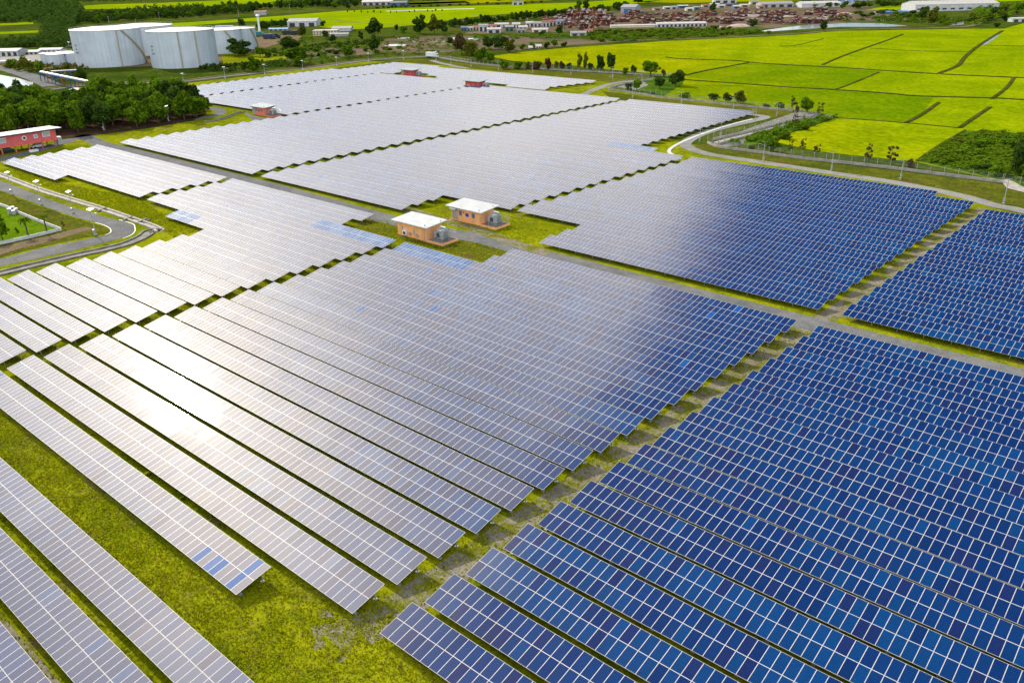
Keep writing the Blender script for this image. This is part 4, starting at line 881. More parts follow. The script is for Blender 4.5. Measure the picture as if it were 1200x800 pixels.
# industry along the top right
m_ = mpp(748, 16)
wb = shed(at(728, 16), None, 16*m_*1.1, 30*m_, 6.6*m_, R(41.4-20), pal['wall_grey'], pal['roof_grey'], 'large grey workshop with blue gable doors beyond the scrap stacks', openings=1, door=pal['wall_blue'])
wb.location.x += 8*m_*math.cos(R(21)); wb.location.y += 8*m_*math.sin(R(21))
pxshed(742, 32.5, 52, 3.6, 7, 'wall_cream', 'roof_pale', 'long tan wall shed below the scrap stacks', kind='mono', rise=0.05)
pxshed(799, 31.5, 58, 5.5, 8, 'wall_white', 'roof_pale', 'long low white workshop with dark bays below the scrap yard', openings=12, kind='mono', rise=0.1)
pxshed(911, 9, 38, 6.5, 24, 'wall_grey', 'roof_grey', 'grey roofed hall behind the middle of the scrap yard', openings=4)
pxshed(962, 9, 45, 7, 24, 'wall_white', 'roof_pale', 'white roofed hall right of the grey hall in the scrap yard', openings=0)
pxshed(850, 4, 26, 6, 14, 'wall_white', 'roof_pale', 'white building with dark doors at the top edge', openings=3)
pxshed(993, 6, 16, 5, 14, 'wall_white', 'roof_blue', 'pale blue roofed shed right of the white roofed hall')
pxshed(1121, 13, 98, 12, 34, 'wall_white', 'roof_pale', 'very long white warehouse at the upper right', openings=0, win=10, winrow=(0.35,))
pxshed(1048, 16.5, 34, 3.5, 7, 'wall_blue', 'roof_blue', 'long blue tin shed left of the very long warehouse', kind='mono', rise=0.08)
pxshed(1195, 26, 18, 6, 8, 'wall_white', 'roof_pale', 'small white farm house at the upper right edge', openings=2)
pxshed(1031, 16.5, 6, 4, 7, 'wall_white', 'roof_blue', 'tiny white kiosk with blue roof right of the pond')
pxshed(1010, 1, 30, 6, 16, 'wall_white', 'roof_red', 'white hall with maroon roof at the top edge')
rs_ = random.Random(21)
for i in range(14):
    px = 772+i*9.2+rs_.uniform(-2, 2); py = 11.5-0.3*i+rs_.uniform(-3.5, 3)
    pxshed(px, max(py, 5), rs_.uniform(6, 12), rs_.uniform(3, 4.6), 9, rs_.choice(['wall_white', 'wall_grey', 'wall_cream', 'wall_blue']), rs_.choice(['roof_pale', 'roof_grey', 'roof_blue', 'roof_red', 'roof_pale']), 'small tin roofed shed in the crowded yard right of the blue gabled workshop', name='yard_shed', cat='shed', group='tin sheds in the scrap yard', openings=1)
# heaps and stacks of the scrap yard
def heap_mesh(seed, blocky):
    r = random.Random(seed); m = MB()
    for k in range(46):
        t = r.random(); a = r.uniform(0, 6.28); rad = (1-t)*0.5*math.sqrt(r.random())*1.0; s = r.uniform(0.06, 0.20)
        if blocky: m.box((r.uniform(-.42, .42), r.uniform(-.35, .35), r.uniform(0.05, 0.9)), (r.uniform(.15, .35), r.uniform(.1, .25), r.uniform(.08, .2)), r.choice([0, 0, 0, 0, 1, 2, 3]), r.uniform(-.15, .15))
        else: m.box((rad*math.cos(a)*1.0, rad*math.sin(a), t*0.55), (s*1.6, s, s*0.8), r.choice([0, 0, 0, 1, 2, 3, 0]), r.uniform(0, 3))
    if not blocky:
        m.lathe((0, 0, 0), [(0.5, 0), (0.40, 0.18), (0.24, 0.38), (0.08, 0.52), (0.01, 0.56)], 14)
    return m
HM = [heap_mesh(s, s % 2 == 1).mesh('scrap_heap', [M['rust'], M['orange_rust'], M['sand'], pal['wall_grey']]) for s in range(6)]
def heap(px, py, wpx, hpx, k, label, group, mat=None):
    me = HM[k]; p = at(px, py); mm = mpp(px, py); o = bpy.data.objects.new('scrap_heap', me); col.objects.link(o); o.location = p; o.scale = (wpx*mm, wpx*mm*0.6, hpx*mm*1.05); o.rotation_euler = (0, 0, FZ+rs_.uniform(-.2, .2)); tag(o, label, 'scrap heap', group); return o
for px, py, w, h, k, in ((668, 24, 8, 12, 1), (676, 22, 9, 12, 3), (685, 25, 11, 14, 1), (694, 24, 10, 13, 3), (704, 26, 12, 14, 1), (672, 33, 12, 9, 3), (684, 35, 12, 10, 1), (697, 33, 12, 10, 3), (710, 30, 12, 10, 1), (657, 34, 10, 6, 3)):
    heap(px, py, w, h, k, 'tall stack of rusty steel at the left of the scrap yard', 'tall rusty stacks')
for i in range(124):
    px = 640+i*2.8+rs_.uniform(-5, 5); py = (27 if px < 830 else 27-0.02*(px-830))+rs_.uniform(-10, 3.5)
    if px < 735 and py < 21: py += 7
    heap(px, max(9.5, py), rs_.uniform(9, 18), rs_.uniform(3.5, 7), rs_.choice([0, 4, 2, 1, 3, 5]), 'low heap of rusty scrap in the yard behind the rice field', 'low rusty scrap heaps')
sm = MB(); sm.lathe((0, 0, 0), [(0.5, 0), (0.46, 0.10), (0.34, 0.3), (0.16, 0.46), (0.02, 0.5)], 18)
SM = sm.mesh('sand_heap', [M['sand']], True)
for px, py, w, h in ((866, 31.5, 30, 5), (840, 33, 22, 3.5), (905, 23, 26, 4), (880, 20, 34, 5), (925, 20, 18, 3), (990, 17, 20, 3), (975, 20.5, 22, 3)):
    p = at(px, py); mm = mpp(px, py); o = bpy.data.objects.new('sand_heap', SM); col.objects.link(o); o.location = p; o.scale = (w*mm, w*mm*0.5, h*mm*1.3); o.rotation_euler = (0, 0, FZ); tag(o, 'smooth pale heap of sand or gravel in front of the scrap heaps', 'sand heap', 'pale sand heaps')
# trucks
def truck(px, py, rz, cabm, boxm, label, group=None, sc=1.0):
    p = at(px, py); root = empty('truck', (p.x, p.y, 0), rz); root.scale = (sc, sc, sc); tag(root, label, 'truck', group)
    m = MB(); m.box((0, 0, 2.15), (6.4, 2.4, 2.5)); m.build('cargo_box', boxm, root)
    m = MB(); m.box((4.35, 0, 1.55), (1.9, 2.3, 1.9)); m.box((4.15, 0, 2.6), (1.4, 2.2, 0.3)); m.build('cab', cabm, root)
    m = MB(); m.box((5.32, 0, 1.95), (0.06, 1.9, 0.7)); m.build('windscreen', M['glasswin'], root)
    m = MB(); m.box((0.9, 0, 0.75), (8.2, 0.9, 0.25)); m.build('chassis', M['black'], root)
    for x in (-2.2, -1.1, 4.2):
        for s in (-1, 1): m = MB(); m.tube((x, s*0.85, 0.5), (x, s*1.15, 0.5), 0.5, 14); m.build('wheel', M['black'], root)
truck(505, 67.8, R(10), M['white'], M['white'], 'white box truck on the far perimeter road')
gk = 'dark trucks in the yard beside the tanks'
navy = plain('navy_paint', (0.02, 0.03, 0.10), 0.4); teal = plain('teal_paint', (0.02, 0.16, 0.20), 0.4)
truck(314, 46, R(30), navy, navy, 'dark blue truck, left of the pair in the truck yard', gk, 1.2)
truck(320, 45.3, R(35), navy, M['black'], 'dark truck with black box, right of the pair in the truck yard', gk, 1.2)
truck(301, 43, R(60), teal, teal, 'teal truck at the left of the truck yard below the water tower', gk, 1.2)
truck(336, 41, R(41), navy, M['black'], 'dark truck under the blue roof, behind the pair', gk, 1.1)
truck(347, 41.3, R(41), navy, M['black'], 'dark truck at the right end of the truck yard', gk, 1.1)
# water tower
p = at(304.5, 38.5); mm = mpp(304, 38); root = empty('water_tower', (p.x, p.y, 0)); tag(root, 'slender white water tower with mushroom top behind the tanks', 'water tower')
m = MB(); m.lathe((0, 0, 0), [(1.5*mm, 0), (1.2*mm, 8*mm), (1.0*mm, 16.5*mm)], 20); m.build('shaft', M['white'], root, smooth=True)
m = MB(); m.lathe((0, 0, 16.5*mm), [(1.0*mm, 0), (2.5*mm, 1.6*mm), (2.6*mm, 2.2*mm), (1.2*mm, 3.0*mm), (0.02, 3.2*mm)], 20); m.build('tank_head', M['white'], root, smooth=True)
for px, py, h in ((660, 35, 12), (675, 36, 11), (618, 31, 9), (558, 28, 10), (160, 31, 8), (128, 28, 8), (90, 27, 8), (187, 23, 8), (280, 20, 8), (340, 14, 8)):
    p = at(px, py); mm = mpp(px, py); root = empty('utility_pole', (p.x, p.y, 0)); tag(root, 'thin grey utility pole among the far trees and sheds', 'pole', 'far utility poles')
    m = MB(); m.tube((0, 0, 0), (0, 0, h*mm), 0.22, 8, 0, 0.15); m.build('mast', M['concrete'], root); m = MB(); m.box((0, 0, h*mm*0.94), (2.4, 0.2, 0.2), 0, FZ); m.build('crossarm', M['concrete'], root)

# ------------------------------------------------------------------ solar street lamps
def lamp_proto():
    root = empty('street_lamp', (0, 0, 0))
    m = MB(); m.box((0, 0, 0.15), (0.55, 0.55, 0.3)); m.build('footing', M['concrete'], root)
    m = MB(); m.tube((0, 0, 0.3), (0, 0, 5.4), 0.11, 10, 0, 0.07); m.build('pole', M['galv'], root)
    m = MB(); m.box((0, 0, 0), (1.35, 0.95, 0.05)); o = m.build('solar_panel', plain('lamp_panel', (0.40, 0.43, 0.46), 0.35), root, (0, 0, 5.62)); o.rotation_euler = (R(14), 0, 0)
    m = MB(); m.tube((0, 0, 4.75), (1.35, 0, 4.95), 0.045, 8); m.build('arm', M['galv'], root)
    m = MB(); m.box((1.5, 0, 4.95), (0.7, 0.26, 0.10)); m.build('lamp_head', M['galv'], root)
    m = MB(); m.box((0, -0.30, 0.95), (0.5, 0.36, 0.75)); m.build('battery_box', M['galv'], root)
    return root
LP = lamp_proto(); first = [True]
def lamp(px, py, label, group, ptop=None, rz=0.0):
    o = LP if first[0] else copy_tree(LP); first[0] = False
    p = at(px, py); o.location = (p.x, p.y, 0); o.rotation_euler = (0, 0, rz); s = 1.0
    if ptop is not None:
        lo_, hi = 2.0, 12.0
        for _ in range(40):
            md = (lo_+hi)/2; yy = proj((p.x, p.y, md))[1]
            if yy > ptop: lo_ = md
            else: hi = md
        s = max(0.8, min(1.25, md/5.7))
    o.scale = (s, s, s); tag(o, label, 'street lamp', group)
g1 = 'lamps along the curved left road'
for k, (x, y, t) in enumerate(((15, 227.8, 201.6), (49, 239.6, 212), (86, 249.4, 224), (112.5, 275.6, 244.7))):
    lamp(x, y, f'solar street lamp beside the curved left road, {ordw(k+1)} from the left edge' if k < 3 else 'solar street lamp inside the bend of the curved left road', g1, t, R(10))
g2 = 'lamps around the grove and pink building'
lamp(34, 152, 'street lamp behind the roof of the long pink building', g2, 142); lamp(122, 152.5, 'street lamp at the grove edge nearest the pink building', g2, 134); lamp(198, 142, 'street lamp at the grove edge beside the bright grass bank', g2, 124)
g3 = 'lamps along the perimeter road facing the tanks'
for k, (x, y, t) in enumerate(((215.5, 99, 86), (264, 93, 78.5), (310.5, 88, 75.5), (355, 83, 71), (394.7, 78, 67), (432, 73.5, 62.5), (473, 70.5, 59.5), (511, 71, 60.5))):
    lamp(x, y, f'street lamp along the perimeter road facing the tanks, {ordw(k+1)} from the left', g3, t, R(60))
g4 = 'lamps inside the far perimeter fence'
for k, (x, y, t) in enumerate(((528.5, 75.5, 64), (552, 79, 67.5), (584, 82.5, 71), (624, 86, 74), (669, 88.5, 76.5), (717.5, 91.5, 78), (752, 95, 82))):
    lamp(x, y, f'street lamp inside the far fence behind the panels, {ordw(k+1)} from the left', g4, t, R(200))
g5 = 'lamps around the ditch bends and right fence'
for (x, y, t, lb) in ((718, 104, 88, 'street lamp by the lane fork below the far fence'), (741, 115.5, 100.5, 'street lamp where the fence bends at the small ditch'), (798, 122, 105.5, 'street lamp below the small round bush at the field edge'), (859, 129, 112, 'street lamp below the dark twin bushes at the field edge'), (910, 136.5, 119.5, 'street lamp at the far end of the stone ditch'), (885, 142, 129.5, 'street lamp inside the bend of the concrete road'), (844.5, 160.5, 142.5, 'street lamp beside the white kerb, middle of the bend'), (819.7, 166, 154.5, 'street lamp at the left end of the white kerb'), (894, 190, 166, 'street lamp on the dry verge right of the ditch corner'), (974, 200, 175.7, 'street lamp on the dry verge left of the brown saplings'), (1055, 210, 185, 'street lamp on the dry verge below the brown saplings'), (1175.8, 239, 209, 'street lamp on the dry verge at the right edge'), (692, 110, 96, 'street lamp at the right end of the farthest panel block')):
    lamp(x, y, lb, g5, t, R(190))

# ------------------------------------------------------------------ perimeter fences
def fence(pts, label, step=3.4, wall=True, hgt=2.4, group='perimeter fence runs'):
    ln = smooth_line(P(*pts), 4); o0 = ln[0]; root = empty('perimeter_fence', (o0.x, o0.y, 0)); tag(root, label, 'fence', group); L0 = [Vector((q.x-o0.x, q.y-o0.y)) for q in ln]
    if wall:
        m = MB(); kerb_mesh(m, L0, 0, 0.28, 0.75); m.build('base_wall', M['concrete'], root)
    tot = sum((L0[i+1]-L0[i]).length for i in range(len(L0)-1)); n = min(98, max(3, int(tot/step))); me = None; spots = []
    for k in range(n+1):
        s = tot*k/n; i = 0
        while i < len(L0)-2 and s > (L0[i+1]-L0[i]).length: s -= (L0[i+1]-L0[i]).length; i += 1
        d = (L0[i+1]-L0[i]); q = L0[i]+d*min(1, s/d.length); spots.append(q)
        if me is None: pm = MB(); pm.box((0, 0, hgt/2), (0.13, 0.13, hgt)); me = pm.mesh('post', [M['concrete']])
        mk('post', me, root, (q.x, q.y, 0))
    m = MB()
    for a, b in zip(spots[:-1], spots[1:]):
        for h in (0.95, 1.3, 1.65, 2.0, 2.3): m.tube((a.x, a.y, h), (b.x, b.y, h), 0.014, 4, cap=False)
    m.build('wires', M['galv'], root)
fence([(538, 72), (552, 74.5), (584, 78), (625, 81), (669, 83.5), (717, 86), (760, 88.5), (800, 91)], 'long concrete based fence behind the farthest panels', 4.0)
fence([(712, 105.5), (735, 108.5), (780, 115.5), (825, 120), (864, 124.5), (905, 128.5), (944, 132)], 'fence on the near side of the yellow green field, above the concrete road bend')
fence([(829, 168), (844, 173.5), (885, 179), (940, 186.5), (1000, 193), (1048, 198.5), (1110, 206.5), (1174, 214.5)], 'fence along the dry verge at the right, below the brown saplings')
fence([(1176, 214), (1187, 216), (1200, 219.5), (1240, 226)], 'short fence piece past the concrete pad at the right edge', wall=False)
fence([(835.5, 164.5), (870, 157), (905, 148.5), (940, 140), (955, 136.5)], 'fence along the left bank of the stone ditch', 3.2)
fence([(842, 170), (880, 159.5), (915, 150), (950, 140.5), (962, 137.5)], 'fence along the right bank of the stone ditch', 3.2)
fence([(712, 105.5), (728, 100), (745, 96.5), (765, 94)], 'fence along the small ditch by the lane fork', 3.0)
ribbon('ditch_walk', smooth_line(P((838, 167.5), (875, 158.5), (910, 149.5), (945, 140.5))), 1.6, 0.16, M['concrete'])
psheet('concrete_pad', [(1172, 212), (1182, 210.5), (1200, 220), (1200, 226), (1180, 221)], 0.13, M['concrete'])
# low white garden wall with its gate posts at the far left
ln = smooth_line(P((-60, 224), (0, 241), (18, 248.6)), 5)+smooth_line(P((20, 249.5), (45, 260), (72, 270.3), (36, 279), (0, 286.8), (-50, 298)), 1); o0 = ln[0].copy(); root = empty('garden_wall', (o0.x, o0.y, 0)); tag(root, 'low white wall round the bright lawn at the left edge', 'wall')
m = MB(); kerb_mesh(m, [Vector((q.x-o0.x, q.y-o0.y)) for q in ln], 0, 0.24, 0.7); m.build('coping', M['concrete'] if False else plain('coping_white', (0.52, 0.53, 0.53), 0.8, 0.15), root)
pq = at(16, 249.5); m = MB()
for k, (dx, dy, h) in enumerate(((0, 0, 1.5), (1.0, 0.3, 1.2), (0.4, -0.9, 1.3), (1.6, -0.5, 1.0))): m.box((dx, dy, h/2), (0.8, 0.7, h)); m.box((dx, dy, h+0.04), (0.9, 0.8, 0.08))
tag(m.build('pump_boxes', M['steel_grey'], None, (pq.x, pq.y, 0)), 'cluster of grey pump boxes at the bend of the white garden wall', 'pump')

# ------------------------------------------------------------------ trees
def leaves(rs, blobs, n, size, lay=0.35):
    """n leaf-clump quads spread through a set of ellipsoid blobs; returns verts (n,4,3)"""
    w = np.array([b[3]*b[4]*b[5] for b in blobs]); w = w/w.sum(); idx = rs.choice(len(blobs), n, p=w); B = np.array(blobs)[idx]
    d = rs.normal(size=(n, 3)); d /= np.linalg.norm(d, axis=1)[:, None]; rad = 0.55+0.5*rs.random(n)**0.6
    c = B[:, :3] + d*B[:, 3:6]*rad[:, None]
    nn = d + rs.normal(size=(n, 3))*0.55; nn[:, 2] += lay; nn /= np.linalg.norm(nn, axis=1)[:, None]
    a = np.cross(nn, rs.normal(size=(n, 3))); a /= np.linalg.norm(a, axis=1)[:, None]; b = np.cross(nn, a)
    s = size*(0.6+0.8*rs.random(n)); asp = 0.55+0.4*rs.random(n)
    V = np.stack([c-a*s[:, None]*asp[:, None]-b*s[:, None]*0.3, c+b*s[:, None]*-0.9, c+a*s[:, None]*asp[:, None]+b*s[:, None]*0.2, c+b*s[:, None]], 1)
    return V
def quadmesh(name, V, mat, smooth=False):
    n = len(V); me = bpy.data.meshes.new(name); me.vertices.add(n*4); me.vertices.foreach_set('co', V.reshape(-1).astype(np.float32))
    me.loops.add(n*4); me.loops.foreach_set('vertex_index', np.arange(n*4, dtype=np.int32)); me.polygons.add(n); me.polygons.foreach_set('loop_start', np.arange(0, n*4, 4, dtype=np.int32))
    me.materials.append(mat); me.update(calc_edges=True); return me
def crown_blobs(seed, kind):
    r = random.Random(seed); out_ = []
    if kind == 'broad':
        for k in range(16):
            t = r.uniform(0.12, 0.86); R_ = 0.36*math.sqrt(max(0.05, 1-(2*t-0.95)**2)); a = r.uniform(0, 6.28); s = r.uniform(0.10, 0.19)
            out_.append((R_*math.cos(a)*r.uniform(.5, 1), R_*math.sin(a)*r.uniform(.5, 1), t, s, s, s*0.85))
        out_.append((0, 0, 0.45, 0.28, 0.28, 0.30))
    elif kind == 'tall':
        for k in range(12): t = 0.06+0.88*k/11; s = 0.10+0.12*math.sin(math.pi*min(1, t*1.05)); a = r.uniform(0, 6.28); out_.append((0.16*math.cos(a), 0.16*math.sin(a), t, s*1.3, s*1.3, s*0.6))
    elif kind == 'sparse':
        for k in range(13): t = r.uniform(0.1, 0.95); a = r.uniform(0, 6.28); q = r.uniform(0.1, 0.38)*(1.1-0.5*t); s = r.uniform(0.07, 0.12); out_.append((q*math.cos(a), q*math.sin(a), t, s, s, s*0.8))
    else:
        for k in range(11): a = r.uniform(0, 6.28); q = r.uniform(0, 0.34); s = r.uniform(0.13, 0.22); out_.append((q*math.cos(a), q*math.sin(a), r.uniform(0.15, 0.72), s, s, s*1.2))
    return out_
def trunk_mesh(kind, seed):
    r = random.Random(seed); m = MB(); top = {'broad': 0.62, 'tall': 0.9, 'sparse': 0.8, 'bush': 0.4}[kind]
    m.tube((0, 0, 0), (0.015, 0.01, top*0.5), 0.035, 7, 0, 0.030); m.tube((0.015, 0.01, top*0.5), (0, 0, top), 0.030, 7, 0, 0.010)
    for k in range(5): a = r.uniform(0, 6.28); z = r.uniform(0.25, 0.6)*top; m.tube((0.01, 0.005, z), (0.28*math.cos(a), 0.28*math.sin(a), z+0.25), 0.016, 5, 0, 0.005)
    return m.mesh('trunk', [M['bark']])
CR = {}; TR = {}
for kind, nl, sz in (('broad', 1500, 0.055), ('tall', 800, 0.06), ('sparse', 420, 0.050), ('bush', 700, 0.07)):
    for sd in range(4):
        V = leaves(np.random.RandomState(sd+11), crown_blobs(sd+3, kind), nl, sz)
        for mt in ('leaf', 'leaf_dark', 'leaf_olive', 'leaf_brown', 'leaf_red', 'blade'):
            CR[(kind, sd, mt)] = V
    TR[kind] = trunk_mesh(kind, 5)
_cm = {}
def crown_mesh(kind, sd, mt):
    if (kind, sd, mt) not in _cm: _cm[(kind, sd, mt)] = quadmesh('crown', CR[(kind, sd, mt)], M[mt])
    return _cm[(kind, sd, mt)]
tr_ = random.Random(5)
def tree(px, py, hpx, wpx, kind, mt, label, group=None, cat='tree', name=None, pos=None):
    p = at(px, py) if pos is None else pos; mm = depth_of(p)/FPX; H, W = hpx*mm, wpx*mm; sd = tr_.randrange(4)
    root = empty(name or ('shrub' if kind == 'bush' else 'tree'), (p[0], p[1], 0), tr_.uniform(0, 6.28)); tag(root, label, cat, group)
    cb = {'broad': 0.10, 'tall': 0.08, 'sparse': 0.22, 'bush': 0.0}[kind]
    t = mk('trunk', TR[kind], root); t.scale = (W*0.8 if kind != 'bush' else W*0.5, W*0.8 if kind != 'bush' else W*0.5, H)
    c = mk('crown', crown_mesh(kind, sd, mt), root, (0, 0, H*cb)); c.scale = (W, W, H*(1-cb)); return root
def inpoly(x, y, poly):
    ins = False; j = len(poly)-1
    for i in range(len(poly)):
        if (poly[i][1] > y) != (poly[j][1] > y) and x < (poly[j][0]-poly[i][0])*(y-poly[i][1])/(poly[j][1]-poly[i][1])+poly[i][0]: ins = not ins
        j = i
    return ins
def scatter(poly, n, mind, seed, wid=1.6):
    r = random.Random(seed); xs = [q[0] for q in poly]; ys = [q[1] for q in poly]; res = []; tries = 0
    while len(res) < n and tries < n*60:
        tries += 1; x, y = r.uniform(min(xs), max(xs)), r.uniform(min(ys), max(ys))
        if inpoly(x, y, poly) and all(((x-a)/wid)**2+(y-b)**2 > mind**2 for a, b in res): res.append((x, y))
    return sorted(res, key=lambda q: q[1])
# grove at the left
grove = [(-25, 158), (40, 158), (80, 157), (160, 148.5), (222, 139.5), (238, 134.5), (236, 128), (215, 125), (150, 121), (118, 121), (104, 134), (75, 136), (60, 128), (35, 130), (20, 128), (-25, 127)]
for x, y in scatter(grove, 74, 6.0, 3):
    h = tr_.uniform(27, 37)*(0.8 if x > 222 else 1)
    tree(x, y, h, tr_.uniform(23, 33), 'broad', tr_.choice(['leaf', 'leaf', 'leaf_dark', 'leaf']), 'bushy green tree in the dense grove behind the long pink building', 'trees of the grove behind the pink building')
sheet('grove_floor', [tuple(at(*q)[:2]) for q in ((-40, 168), (70, 164), (165, 152), (225, 142), (242, 134), (238, 122), (110, 112), (-40, 118))], 0.036, turf('leaf_litter', (0.045, 0.028, 0.018), (0.075, 0.045, 0.028), (0.03, 0.045, 0.01), big=0.1, small=0.5, fine=2.0))
B_, T_, S_, U_ = 'broad', 'tall', 'sparse', 'bush'
L_, D_, O_, W_, X_ = 'leaf', 'leaf_dark', 'leaf_olive', 'leaf_brown', 'leaf_red'
